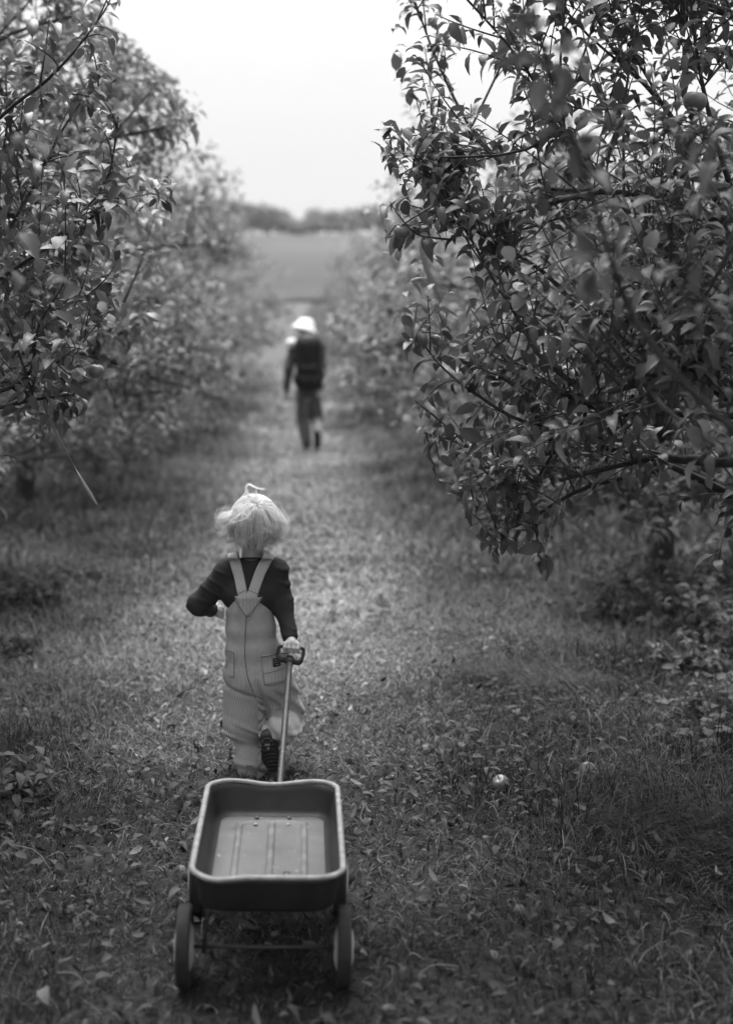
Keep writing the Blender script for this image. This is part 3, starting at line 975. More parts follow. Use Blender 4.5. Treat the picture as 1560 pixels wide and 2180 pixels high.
def shell_patch(mb, pts, thick, tone=0.5):
    """a grid of surface points (rows, cols, 3) given thickness towards -Y"""
    r, c = pts.shape[:2]
    outer = pts + np.array((0, -thick, 0))
    v = np.concatenate([outer.reshape(-1, 3), pts.reshape(-1, 3)])
    i = (np.arange(r - 1)[:, None] * c + np.arange(c - 1)[None]).ravel()
    q = [np.stack([i, i + 1, i + c + 1, i + c], 1)]
    o = r * c
    ring = [k for k in range(c)] + [k * c + c - 1 for k in range(1, r)] + [(r - 1) * c + k for k in range(c - 2, -1, -1)] + [k * c for k in range(r - 2, 0, -1)]
    ring = np.array(ring); nx = np.roll(ring, -1)
    q.append(np.stack([nx, ring, ring + o, nx + o], 1))
    mb.add(v, None, np.concatenate(q), tone)

# ------------------------------------------------------------------ the wagon
M.update({
    'paint': mat('old_dark_paint', 0.018, 0.5, 0.35, var=0.5, vscale=14, bump=0.12, bscale=60, speck=(45, 0.66, 0.10)),
    'floorpaint': mat('dusty_worn_paint', 0.125, 0.62, 0.3, var=0.4, vscale=8, bump=0.08, bscale=120, speck=(30, 0.63, 0.34), detail=8, tone=0.9, scratch=0.12),
    'rimpaint': mat('worn_rim_paint', 0.26, 0.5, 0.4, var=0.6, vscale=35, speck=(70, 0.58, 0.30)),
    'rubber': mat('rubber', 0.028, 0.75, 0.3, var=0.4, vscale=25, bump=0.15, bscale=120),
    'disc': mat('pale_wheel_disc', 0.42, 0.5, 0.4, var=0.25, vscale=20),
    'iron': mat('dark_iron', 0.03, 0.5, 0.5, var=0.4, vscale=40),
    'steel': mat('worn_shaft', 0.04, 0.5, 0.35, var=0.45, vscale=35, speck=(50, 0.62, 0.2)),
    'chip': mat('dark_chip', 0.015, 0.6, 0.3),
})
WZ = 0.312
_r0, _r1 = G(572, 1871, WZ), G(585, 1660, WZ)
_wc = (_r0 + _r1) / 2
HL = float(np.linalg.norm((_r1 - _r0)[:2])) / 2
HW = 0.179
w_yaw = math.atan2(-(_r1 - _r0)[0], (_r1 - _r0)[1])
wagon = empty('wagon', (_wc[0] - 0.011, _wc[1], float(hz(_wc[0], _wc[1], False))), w_yaw)
tag(wagon, 'old metal pull wagon with an empty worn tray, trailing behind the child', 'wagon')
WROLL = math.radians(1.3)
wagon.rotation_euler = (0, WROLL, w_yaw)
def rrect(hw, hl, r, n=12):
    pts = []
    for cx, cy, a0 in ((hw - r, hl - r, 0), (-hw + r, hl - r, 90), (-hw + r, -hl + r, 180), (hw - r, -hl + r, 270)):
        for a in np.radians(np.linspace(a0, a0 + 90, n)):
            pts.append((cx + r * math.cos(a), cy + r * math.sin(a)))
    out = []
    for i in range(len(pts)):           # extra points along the straight sides
        a, b = np.array(pts[i]), np.array(pts[(i + 1) % len(pts)])
        m = max(1, int(np.linalg.norm(b - a) / 0.03))
        for j in range(m):
            out.append(a + (b - a) * j / m)
    return np.array(out)
def rimdip(xy):
    x, y = xy[:, 0], xy[:, 1]
    f = np.clip((y - HL * 0.75) / (HL * 0.25), 0, 1) * np.exp(-(x / 0.07) ** 2) * -0.012
    b_ = np.clip((-y - HL * 0.75) / (HL * 0.25), 0, 1) * np.exp(-((x + 0.115) / 0.05) ** 2) * -0.007
    return f + b_
def loft(mb, loops, close=False):
    n = len(loops[0])
    v = np.concatenate(loops)
    a = np.arange(n); c = (a + 1) % n
    q = [np.stack([k * n + a, k * n + c, (k + 1) * n + c, (k + 1) * n + a], 1) for k in range(len(loops) - 1)]
    mb.add(v, None, np.concatenate(q))
def resample(loop, n=180):
    d = np.linalg.norm(np.roll(loop, -1, 0) - loop, axis=1)
    cum = np.concatenate([[0], np.cumsum(d)])
    L2 = np.concatenate([loop, loop[:1]])
    t = np.linspace(0, cum[-1], n, endpoint=False)
    return np.stack([np.interp(t, cum, L2[:, 0]), np.interp(t, cum, L2[:, 1])], 1)
def lp(ins, r, z, dip=0.0):
    l = resample(rrect(HW - ins, HL - ins * 1.2, r))
    zz = z + dip * rimdip(l)
    return np.concatenate([l, (zz if np.ndim(zz) else np.full(len(l), zz))[:, None]], 1)
ZB = 0.218
mb = MB()
mb_loops = [lp(0.040, 0.05, ZB), lp(0.030, 0.055, ZB + 0.003), lp(0.022, 0.06, ZB + 0.014), lp(0.014, 0.065, WZ - 0.02, 1), lp(0.010, 0.068, WZ - 0.006, 1),
            lp(0.0125, 0.066, WZ - 0.006, 1), lp(0.0165, 0.063, WZ - 0.02, 1), lp(0.025, 0.057, ZB + 0.022), lp(0.031, 0.052, ZB + 0.012), lp(0.044, 0.045, ZB + 0.0075)]
loft(mb, mb_loops)
# the underside
fl = lp(0.040, 0.05, ZB)
mb.add(np.concatenate([fl, [[0, 0, ZB]]]), np.stack([np.arange(180), np.full(180, 180), (np.arange(180) + 1) % 180], 1))
tray = mb.obj('tray', M['paint'], wagon)
# rolled rim
mb = MB()
l = lp(0.006, 0.07, WZ, 1)
ang = np.linspace(0, 2 * math.pi, 8, endpoint=False)
nx = np.roll(l, -1, 0) - np.roll(l, 1, 0)
out = nrm(np.stack([nx[:, 1], -nx[:, 0], np.zeros(len(l))], 1))
v = l[:, None] + 0.0075 * np.cos(ang)[None, :, None] * out[:, None] + 0.0062 * np.sin(ang)[None, :, None] * np.array((0, 0, 1.0))
n = len(l)
i = np.arange(n)[:, None]; j = np.arange(8)[None]
q = np.stack([i * 8 + j, ((i + 1) % n) * 8 + j, ((i + 1) % n) * 8 + (j + 1) % 8, i * 8 + (j + 1) % 8], -1).reshape(-1, 4)
mb.add(v.reshape(-1, 3), None, q)
mb.obj('rolled_rim', M['rimpaint'], tray)
# pressed floor with raised ribs
def rib_h(x, y):
    def band(c, w): return np.clip((w - np.abs(x - c)) / 0.004, 0, 1)
    yl = np.clip((HL - 0.105 - y) / 0.006, 0, 1) * np.clip((y + HL - 0.09) / 0.006, 0, 1)
    h = np.maximum.reduce([band(0.0, 0.010), band(-0.085, 0.009), band(0.085, 0.009)]) * yl
    ycap = np.clip((0.009 - np.abs(y - (HL - 0.10) + 0.03 * (x / 0.085) ** 4)) / 0.004, 0, 1) * (np.abs(x) < 0.1)
    ycb = np.clip((0.009 - np.abs(y + (HL - 0.09))) / 0.004, 0, 1) * (np.abs(x) < 0.094)
    return 0.0050 * np.maximum.reduce([h, ycap, ycb])
mb = MB()
gx = np.linspace(-1, 1, 121); gy = np.linspace(-1, 1, 161)
X, Y = np.meshgrid(gx, gy)
hwf, hlf, rf = HW - 0.043, HL - 0.043 * 1.2, 0.046
Xf, Yf = X * hwf, Y * hlf
# pull the grid corners in to the rounded outline
ex = np.clip(np.abs(Yf) - (hlf - rf), 0, rf)
lim = hwf - rf + np.sqrt(np.maximum(rf ** 2 - ex ** 2, 0))
Xf = X * lim
Zf = ZB + 0.0085 + rib_h(Xf, Yf) + 0.0008 * fnoise(np.stack([Xf, Yf, 0 * Xf], -1), 30, 4) + 0.0018 * fnoise(np.stack([Xf, Yf, 0 * Xf], -1), 11, 9)
i = (np.arange(160)[:, None] * 121 + np.arange(120)[None]).ravel()
wear = np.clip(rib_h(Xf, Yf) / 0.0050, 0, 1) * np.clip(0.5 + 1.3 * fnoise(np.stack([Xf, Yf, 0 * Xf], -1), 55, 2), 0, 1)
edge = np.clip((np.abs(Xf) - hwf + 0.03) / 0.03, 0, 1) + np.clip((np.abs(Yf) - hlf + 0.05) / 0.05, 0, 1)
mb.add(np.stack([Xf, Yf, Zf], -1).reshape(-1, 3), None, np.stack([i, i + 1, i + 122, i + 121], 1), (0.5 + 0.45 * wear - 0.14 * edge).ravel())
floor_o = mb.obj('tray_floor', M['floorpaint'], tray)
def lathe(mb, prof, axis_pt, axis, sides=20, tone=0.5):
    """prof: list of (distance along axis, radius)"""
    axis = nrm(axis)
    ref = np.array((0, 0, 1.0)) if abs(axis[2]) < 0.9 else np.array((1.0, 0, 0))
    N = nrm(np.cross(axis, ref)); B = np.cross(axis, N)
    a = np.linspace(0, 2 * math.pi, sides, endpoint=False)
    ring = np.outer(np.cos(a), N) + np.outer(np.sin(a), B)
    v = np.concatenate([np.asarray(axis_pt) + axis * d + ring * r for d, r in prof])
    k = np.arange(sides); c = (k + 1) % sides
    mb.add(v, None, np.concatenate([np.stack([m * sides + k, m * sides + c, (m + 1) * sides + c, (m + 1) * sides + k], 1) for m in range(len(prof) - 1)]), tone)
for bx in (-0.043, 0.043):
    for by in (HL - 0.125,):
        mb = MB()
        lathe(mb, [(0, 0.0065), (0.002, 0.0065), (0.0045, 0.0045), (0.0052, 0.0)], (bx, by, ZB + 0.0085), (0, 0, 1), 14)
        mb.obj('bolt', M['rimpaint'], tray)
    mb = MB()
    lathe(mb, [(0, 0.006), (0.002, 0.006), (0.004, 0.004), (0.005, 0.0)], (bx + 0.002, HL - 0.072, ZB + 0.010), (0, 0, 1), 14)
    mb.obj('bolt', M['floorpaint'], tray)
# a dry scrap and a leaf bit lying in the tray
mb = MB()
tube(mb, [(0.035, -0.13, ZB + 0.013), (0.037, -0.112, ZB + 0.014), (0.049, -0.113, ZB + 0.013), (0.050, -0.124, ZB + 0.013)], 0.0014, 5)
sc_o = mb.obj('twig_scrap', M['chip'])
sc_o.matrix_world = Matrix.Translation(wagon.location) @ Matrix.Rotation(w_yaw, 4, 'Z') @ Matrix.Rotation(WROLL, 4, 'Y')
tag(sc_o, 'small bent dark twig scrap lying on the wagon tray floor', 'twig')
# wheels
WR = 0.0965
def wheel(x, y, s):
    w = empty('wheel'); w.parent = wagon; w.location = (x, y, WR)
    mb = MB()
    prof = [(-0.010, 0.061), (-0.015, 0.072), (-0.0165, 0.087)]
    for d in (-0.0145, -0.011, -0.0075, -0.0025, 0.0025, 0.0075, 0.011, 0.0145):
        prof.append((d, WR - 0.002 * (abs(d) > 0.012)))
    # shallow tread grooves
    pr2 = []
    for d, r in prof: pr2.append((d, r))
    prof = pr2 + [(0.0165, 0.087), (0.015, 0.072), (0.010, 0.061)]
    lathe(mb, prof, (0, 0, 0), (1, 0, 0), 48)
    for d in (-0.009, -0.003, 0.003, 0.009):
        lathe(mb, [(d - 0.0019, WR - 0.001), (d - 0.0014, WR + 0.0016), (d + 0.0014, WR + 0.0016), (d + 0.0019, WR - 0.001)], (0, 0, 0), (1, 0, 0), 48)
    mb.obj('tyre', M['rubber'], w)
    mb = MB()
    lathe(mb, [(-0.010, 0.0), (-0.022, 0.012), (-0.023, 0.03), (-0.018, 0.047), (-0.011, 0.060), (-0.009, 0.064), (0.009, 0.064), (0.011, 0.060), (0.018, 0.047), (0.023, 0.03), (0.022, 0.012), (0.010, 0.0)], (0, 0, 0), (1, 0, 0), 40)
    mb.obj('wheel_disc', M['disc'], w)
    mb = MB()
    lathe(mb, [(0.020 * s, 0.017), (0.030 * s, 0.016), (0.036 * s, 0.011), (0.040 * s, 0.006), (0.041 * s, 0.0)], (0, 0, 0), (1, 0, 0), 18)
    mb.obj('hub_cap', M['iron'], w)
YR, YF = -HL + 0.135, HL - 0.16
TR = 0.186
for y in (YR, YF):
    for s in (-1, 1):
        wheel(s * TR - 0.006, y, s)
    mb = MB()
    tube(mb, [(-TR, y, WR), (TR, y, WR)], 0.0052, 10)
    mb.obj('axle', M['iron'], wagon)
    for s in (-1, 1):
        mb = MB()
        for dy in (-0.028, 0.028):
            tube(mb, [(s * 0.128, y + dy * 1.5, ZB + 0.002), (s * 0.136, y + dy * 1.1, ZB - 0.03), (s * 0.146, y + dy * 0.3, WR + 0.012), (s * 0.148, y, WR - 0.010)], [0.010, 0.009, 0.009, 0.011], 6, flat=0.5)
        mb.obj('axle_bracket', M['iron'], wagon)
    mb = MB()
    v = np.array([(sx * 0.14, y + sy * 0.045, z) for z in (ZB - 0.010, ZB + 0.001) for sx, sy in ((-1, -1), (1, -1), (1, 1), (-1, 1))])
    mb.add(v, None, [(0, 3, 2, 1), (4, 5, 6, 7), (0, 1, 5, 4), (1, 2, 6, 5), (2, 3, 7, 6), (3, 0, 4, 7)])
    mb.obj('bolster', M['iron'], wagon, smooth=False)
# pull handle
WI = (Matrix.Translation(wagon.location) @ Matrix.Rotation(w_yaw, 4, 'Z') @ Matrix.Rotation(WROLL, 4, 'Y')).inverted()
def wl_(p): return np.array(WI @ Vector(tuple(p)))
YG = 5.26
g_top = wl_(P(617, 1404, YG))
piv = np.array((0.004, HL - 0.02, 0.115))
handle = empty('pull_handle'); handle.parent = wagon; handle.location = tuple(piv)
def hl_(p): return np.asarray(p) - piv
hd = nrm(g_top - piv)
mb = MB()
pts = smooth_path([hl_(piv), hl_(piv + (g_top - piv) * 0.4 + (0.0015, 0, -0.006)), hl_(g_top)], 12)
tube(mb, pts, np.linspace(0.0105, 0.0098, 12), 14)
mb.obj('shaft', M['steel'], handle)
mb = MB()
tube(mb, [hl_(piv - np.array((0.03, 0, 0))), hl_(piv + np.array((0.03, 0, 0)))], 0.008, 10)
tube(mb, [hl_(np.array((0.004, YF, 0.115))), hl_(piv)], 0.012, 8, flat=0.5)
mb.obj('yoke', M['iron'], handle)
cn = [wl_(P(*q)) for q in ((593, 1381, YG + 0.012), (600, 1376, YG + 0.014), (640, 1380, YG + 0.014), (646, 1386, YG + 0.012), (643, 1402, YG), (636, 1411, YG - 0.004), (598, 1404, YG - 0.004), (591, 1396, YG))]
lpp = [hl_(c) for c in cn]
mb = MB()
cl = smooth_path(lpp + [lpp[0]], 40)
tube(mb, cl, 0.0058, 8, cap=False)
# the moulded lower bar and its collar
tube(mb, [lpp[7], lpp[6], (lpp[6] + lpp[5]) / 2, lpp[5], lpp[4]], [0.006, 0.0085, 0.010, 0.0085, 0.006], 10)
tube(mb, [hl_(g_top - hd * 0.03), hl_(g_top + hd * 0.004)], [0.0125, 0.0145], 14)
mb.obj('grip', M['rubber'], handle)
GRIP_A, GRIP_B = P(602, 1378, YG + 0.014), P(640, 1381, YG + 0.014)

# ------------------------------------------------------------------ the child
M.update({
    'skin': mat('skin', 0.42, 0.5, 0.35, var=0.06, vscale=30),
    'shirt': mat('dark_jersey', 0.034, 0.85, 0.2, var=0.15, vscale=14, bump=0.12, bscale=500),
    'denim': mat('hickory_stripe', 0.2, 0.85, 0.2, stripes=(0.0046, 0.23, 0.48), var=0.12, vscale=16, bump=0.1, bscale=160),
    'strapcloth': mat('hickory_strap', 0.2, 0.85, 0.2, stripes=(0.0052, 0.30, 0.66), var=0.08, vscale=16),
    'stitch': mat('stitching', 0.13, 0.8, 0.2),
    'black': mat('black_tag', 0.012, 0.5, 0.4),
    'print': mat('tag_print', 0.3, 0.6, 0.3),
    'shoe': mat('shoe_upper', 0.03, 0.6, 0.4, var=0.3, vscale=40),
    'sole': mat('rubber_sole', 0.026, 0.7, 0.4, var=0.3, vscale=60),
    'hair': mat('pale_hair', 0.74, 0.45, 0.4, tone=1.1, translucent=0.2),
    'scalp': mat('hair_mass', 0.24, 0.6, 0.3, var=0.25, vscale=30),  # darker than the strands: shade between the locks painted in
    'eye': mat('eye', 0.03, 0.2, 0.5),
})
cz = float(hz(*G(525, 1650)[:2]))
child = empty('person', (G(535, 1650)[0], 5.37, cz))
tag(child, 'small child with tousled pale hair in striped overalls pulling the wagon', 'child')
CB = np.array(child.location)
def C(px, py, Y): return P(px, py, Y) - CB
J = dict(
    pelvis=C(548, 1432, 5.385), waist=C(538, 1340, 5.385), chest=C(536, 1262, 5.40), neck=C(537, 1192, 5.415), skull=C(539, 1113, 5.425),
    shL=C(484, 1216, 5.405), elL=C(424, 1288, 5.43), wrL=C(452, 1299, 5.505), haL=C(474, 1303, 5.535),
    shR=C(588, 1216, 5.41), elR=C(604, 1291, 5.385), wrR=C(619, 1362, 5.325), haR=C(622, 1379, 5.295),
    hipL=C(520, 1435, 5.39), knL=C(524, 1545, 5.40), anL=C(538, 1632, 5.375),
    hipR=C(578, 1435, 5.39), knR=C(614, 1526, 5.465), anR=C(583, 1562, 5.295))
toeL = J['anL'] + np.array((-0.012, 0.085, -0.035)); toeL[2] = 0.018
heelL = J['anL'] + np.array((0.003, -0.004, 0)); heelL[2] = 0.02
heelR, toeR = C(569, 1581, 5.238), C(585, 1640, 5.275)
e1, e2 = np.array((1.0, 0, 0)), np.array((0, 1.0, 0))
sk = J['skull']
head_prims = [ell(sk + (0, 0.005, 0.008), (0.070, 0.083, 0.080)), ell(sk + (0, 0.038, -0.032), (0.054, 0.052, 0.055)), cap(sk + (0, 0.02, -0.06), J['neck'] + (0, 0, -0.01), 0.038, 0.037),
              ell(sk + (0.072, 0.012, -0.018), (0.009, 0.017, 0.024)), ell(sk + (-0.072, 0.012, -0.018), (0.009, 0.017, 0.024)),
              cap(sk + (0, 0.088, -0.012), sk + (0, 0.096, -0.028), 0.006, 0.010), ell(sk + (0.022, 0.078, -0.028), (0.018, 0.014, 0.017)), ell(sk + (-0.022, 0.078, -0.028), (0.018, 0.014, 0.017)),
              cap(sk + (-0.013, 0.086, -0.050), sk + (0.013, 0.086, -0.050), 0.006), ell(sk + (0, 0.078, -0.072), (0.018, 0.014, 0.012))]
torso = [cap(J['chest'] - e1 * 0.03, J['chest'] + e1 * 0.03, 0.046), cap(J['waist'] - e1 * 0.022, J['waist'] + e1 * 0.022, 0.046), cap(J['pelvis'] - e1 * 0.03, J['pelvis'] + e1 * 0.03, 0.052),
         cap(J['chest'], J['waist'], 0.05, 0.048), cap(J['waist'], J['pelvis'], 0.048, 0.052), cap(J['chest'] + (0, 0, 0.03), J['neck'], 0.042, 0.034), cap(J['shL'] + e1 * 0.012, J['shR'] - e1 * 0.012, 0.026)]
armL = chain([J['shL'], J['elL'], J['wrL']], [0.026, 0.022, 0.017])
armR = chain([J['shR'], J['elR'], J['wrR']], [0.026, 0.022, 0.017])
legL = chain([J['hipL'], J['knL'], J['anL']], [0.048, 0.036, 0.024]) + [cap(J['anL'], heelL, 0.024, 0.020), cap(heelL, toeL, 0.020, 0.018)]
legR = chain([J['hipR'], J['knR'], J['anR']], [0.048, 0.036, 0.024]) + [cap(J['anR'], heelR + (0, 0.02, 0), 0.024, 0.02), cap(heelR + (0, 0.02, 0), toeR + (0, 0.02, 0), 0.020, 0.016)]
# hands: palm, four fingers, thumb
bar = nrm(GRIP_B - GRIP_A)
gm = (GRIP_A * 0.5 + GRIP_B * 0.5) - CB
handR = [cap(J['wrR'], gm + (0, 0.004, 0.016), 0.0165, 0.015), cap(gm - bar * 0.013 + (0, 0.002, 0.015), gm + bar * 0.014 + (0, 0.002, 0.015), 0.011)]
for k, (o, ln) in enumerate(((-0.0222, 0.9), (-0.0075, 1.0), (0.0075, 0.98), (0.0218, 0.86))):
    c0 = gm + bar * o
    a = c0 + np.array((0, -0.006, 0.0145)); b_ = c0 + np.array((0, -0.0145, 0.002)); c_ = c0 + np.array((0, -0.010, -0.0115 * ln)); d_ = c0 + np.array((0, 0.002, -0.013 * ln))
    handR += [cap(a, b_, 0.0064, 0.0061), cap(b_, c_, 0.0061, 0.0056), cap(c_, d_, 0.0056, 0.005)]
handR += [cap(gm - bar * 0.016 + (0, 0.008, 0.012), gm - bar * 0.026 + (0, 0.012, -0.002), 0.0072, 0.0066), cap(gm - bar * 0.026 + (0, 0.012, -0.002), gm - bar * 0.014 + (0, 0.008, -0.013), 0.0066, 0.0056)]
hdir = nrm(J['haL'] - J['wrL'])
upv = np.array((0, 0, 1.0)); sdv = nrm(np.cross(hdir, upv))
handL = [cap(J['wrL'], J['wrL'] + hdir * 0.028, 0.015, 0.014), cap(J['wrL'] + hdir * 0.026 + upv * 0.010, J['wrL'] + hdir * 0.026 - upv * 0.012, 0.0105)]
for o, ln in ((0.016, 0.03), (0.0055, 0.034), (-0.005, 0.033), (-0.0155, 0.027)):
    a = J['wrL'] + hdir * 0.034 + upv * o; b_ = a + hdir * ln * 0.5 - sdv * 0.004 - upv * 0.002; c_ = b_ + hdir * ln * 0.38 - sdv * 0.012 - upv * 0.003
    handL += [cap(a, b_, 0.0062, 0.0058), cap(b_, c_, 0.0058, 0.005)]
handL += [cap(J['wrL'] + hdir * 0.012 + upv * 0.012, J['wrL'] + hdir * 0.030 + upv * 0.024 - sdv * 0.008, 0.0075, 0.0068), cap(J['wrL'] + hdir * 0.030 + upv * 0.024 - sdv * 0.008, J['wrL'] + hdir * 0.044 + upv * 0.022 - sdv * 0.014, 0.0066, 0.0055)]
body, body_f = blob('body', head_prims + torso + armL + armR + legL + legR + handR + handL, 0.0035, 0.0029, M['skin'], child)
for s in (-1, 1):
    mb = MB()
    lathe(mb, [(-0.008, 0.0), (-0.005, 0.006), (0.0, 0.0085), (0.004, 0.006), (0.006, 0.0)], sk + (s * 0.026, 0.079, -0.004), (0, 1, 0), 14)
    mb.obj('eye', M['eye'], body)
# shirt
def wr_arm(p):
    q = p + 0.012 * np.stack([fnoise(p, 20, 1), fnoise(p, 20, 2), fnoise(p, 20, 4)], -1)
    arm = np.clip((np.abs(p[..., 0] - J['chest'][0]) - 0.06) / 0.03, 0, 1)
    folds = np.maximum(0, np.sin((q[..., 2] + 0.5 * q[..., 0]) * 150 + 2.5 * fnoise(p, 17, 6))) ** 2 * np.clip(0.5 + 0.9 * fnoise(p, 22, 11), 0, 1)
    return 0.0062 * folds * arm + 0.003 * fnoise(p, 38, 9) - 0.002
neckz = J['neck'][2] - 0.004
wdR, wdL = nrm(J['wrR'] - J['elR']), nrm(J['wrL'] - J['elL'])
sh_prims = [cap(J['chest'] - e1 * 0.045, J['chest'] + e1 * 0.045, 0.062), cap(J['chest'], J['waist'], 0.066, 0.06), cap(J['shL'] + e1 * 0.006, J['shR'] - e1 * 0.006, 0.040),
            cap(J['chest'] + (0, 0, 0.03), J['neck'] + (0, 0, 0.008), 0.05, 0.044)] + chain([J['shL'], J['elL'], J['wrL'] + wdL * 0.02], [0.043, 0.037, 0.026]) + chain([J['shR'], J['elR'], J['wrR'] + wdR * 0.02], [0.042, 0.034, 0.0265])
def sh_clip(p):
    c1 = p[..., 2] - (neckz + 0.010 - 0.06 * np.abs(p[..., 1] - J['neck'][1]))
    c1 = np.where(np.linalg.norm(p[..., :2] - J['neck'][:2], axis=-1) < 0.075, c1, -1)
    c2 = np.where(np.linalg.norm(p - J['wrR'], axis=-1) < 0.06, (p - J['wrR']) @ wdR + 0.002, -1)
    c3 = np.where(np.linalg.norm(p - J['wrL'], axis=-1) < 0.06, (p - J['wrL']) @ wdL + 0.002, -1)
    return np.maximum.reduce([c1, c2, c3])
shirt, shirt_f = blob('shirt', sh_prims, 0.022, 0.0036, M['shirt'], child, sh_clip, wr_arm)
# cuff and collar bands
mb = MB()
for w_, d_, r_ in ((J['wrR'], wdR, 0.0262), (J['wrL'], wdL, 0.0262)):
    tube(mb, [w_ - d_ * 0.016, w_ - d_ * 0.010, w_ - d_ * 0.004], [r_, r_ + 0.001, r_ - 0.001], 18, cap=False)
mb.obj('cuff', M['shirt'], shirt)
mb = MB()
a = np.linspace(0, 2 * math.pi, 28)
tube(mb, np.stack([J['neck'][0] + 0.046 * np.cos(a), J['neck'][1] + 0.044 * np.sin(a), np.full(28, neckz + 0.004) - 0.012 * np.sin(a)], 1), 0.0045, 6, cap=False)
mb.obj('collar', M['shirt'], shirt)
# overalls
zb0 = C(527, 1262, 5.33)[2]          # point where the straps meet
zb1 = C(590, 1330, 5.33)[2]
def lvl(px, py, hw, r, Y=5.39): return cap(C(px, py, Y) - e1 * max(hw - r, 0.001), C(px, py, Y) + e1 * max(hw - r, 0.001), r)
ov_prims = [lvl(533, 1262, 0.080, 0.067, 5.40), lvl(532, 1300, 0.082, 0.066, 5.395), lvl(535, 1340, 0.088, 0.068), lvl(539, 1385, 0.096, 0.072, 5.385), lvl(546, 1425, 0.106, 0.076, 5.383), lvl(551, 1447, 0.104, 0.076, 5.375), lvl(546, 1474, 0.086, 0.058, 5.40), cap(J['hipR'] + (0, 0, -0.03), C(570, 1520, 5.43), 0.06, 0.05)]
ov_legs = chain([J['hipL'], C(517, 1535, 5.40)], [0.072, 0.067]) + [cap(C(510, 1540, 5.39), C(535, 1550, 5.385), 0.052, 0.050)] + chain([C(526, 1560, 5.405), C(535, 1605, 5.39), C(539, 1624, 5.375), J['anL'] + (-0.002, -0.004, -0.014)], [0.050, 0.045, 0.052, 0.051]) + [cap(C(520, 1612, 5.35), C(552, 1606, 5.355), 0.018, 0.016)] \
    + chain([J['hipR'], J['knR'] + (0, 0, 0.012)], [0.070, 0.058]) + chain([J['knR'] + (0, 0, 0.004), J['knR'] * 0.35 + J['anR'] * 0.65 + (0.006, 0, 0.006), J['anR'] + (0.010, -0.004, 0.004)], [0.050, 0.053, 0.056])
def ov_clip(p):
    cx = C(527, 1262, 5.33)[0]
    dx = np.abs(p[..., 0] - cx)
    back = p[..., 2] - (zb0 - 0.010 - 1.10 * np.maximum(dx - 0.038, 0) - 0.25 * dx)
    front = p[..., 2] - (zb0 + 0.015)
    top = np.where(p[..., 1] < J['chest'][1] + 0.03, back, np.maximum(front, dx - 0.06))
    low = np.where(p[..., 2] > J['pelvis'][2] + 0.02, top, -1.0)
    aL = np.where(np.linalg.norm(p - J['anL'], axis=-1) < 0.09, (J['anL'][2] - 0.022) - p[..., 2], -1)
    dR = nrm(J['anR'] - J['knR'])
    aR = np.where(np.linalg.norm(p - J['anR'], axis=-1) < 0.08, (p - J['anR'] - (0, -0.012, 0)) @ nrm(dR * 0.6 + np.array((-0.1, 0.1, -0.8))) - 0.022, -1)
    return np.maximum.reduce([low, aL, aR])
def ov_disp(p):
    legz = np.clip((J['pelvis'][2] - 0.02 - p[..., 2]) / 0.06, 0, 1)
    q = p[..., 2] + 0.35 * (p[..., 0] - J['pelvis'][0]) + 0.012 * fnoise(p, 16, 2)
    knee = np.exp(-((p[..., 2] - J['knL'][2] + 0.01) / 0.03) ** 2) + np.exp(-((p[..., 2] - J['anL'][2] - 0.02) / 0.02) ** 2)
    w = 0.010 * np.maximum(0, np.sin(q * 95 + 2.2 * fnoise(p, 9, 7))) ** 1.5 * legz * np.clip(knee, 0, 1)
    w = w - 0.012 * np.exp(-((q - J['hipL'][2] + 0.058) / 0.008) ** 2) * np.clip((J['pelvis'][0] + 0.012 - p[..., 0]) / 0.02, 0, 1)
    cr = p[..., 0] - (J['pelvis'][0] + 0.002 + 0.25 * (J['pelvis'][2] - 0.01 - p[..., 2]))
    w = w - 0.012 * np.exp(-(cr / 0.009) ** 2) * np.clip((J['pelvis'][2] - 0.005 - p[..., 2]) / 0.04, 0, 1) * (p[..., 1] < J['pelvis'][1])
    w = w + 0.004 * np.sin((p[..., 2] * 0.8 + p[..., 0] * 1.1) * 130 + 2 * fnoise(p, 12, 5)) * np.clip((p[..., 0] - J['pelvis'][0] - 0.03) / 0.03, 0, 1) * np.clip((J['pelvis'][2] - 0.02 - p[..., 2]) / 0.04, 0, 1)
    lowf = np.clip((J['waist'][2] - p[..., 2]) / 0.1, 0.5, 1)
    return w + 0.005 * lowf * fnoise(p * (1, 1, 0.6), 22, 8) + 0.0015 * fnoise(p, 55, 3)
dirR = nrm(J['anR'] - J['knR'])
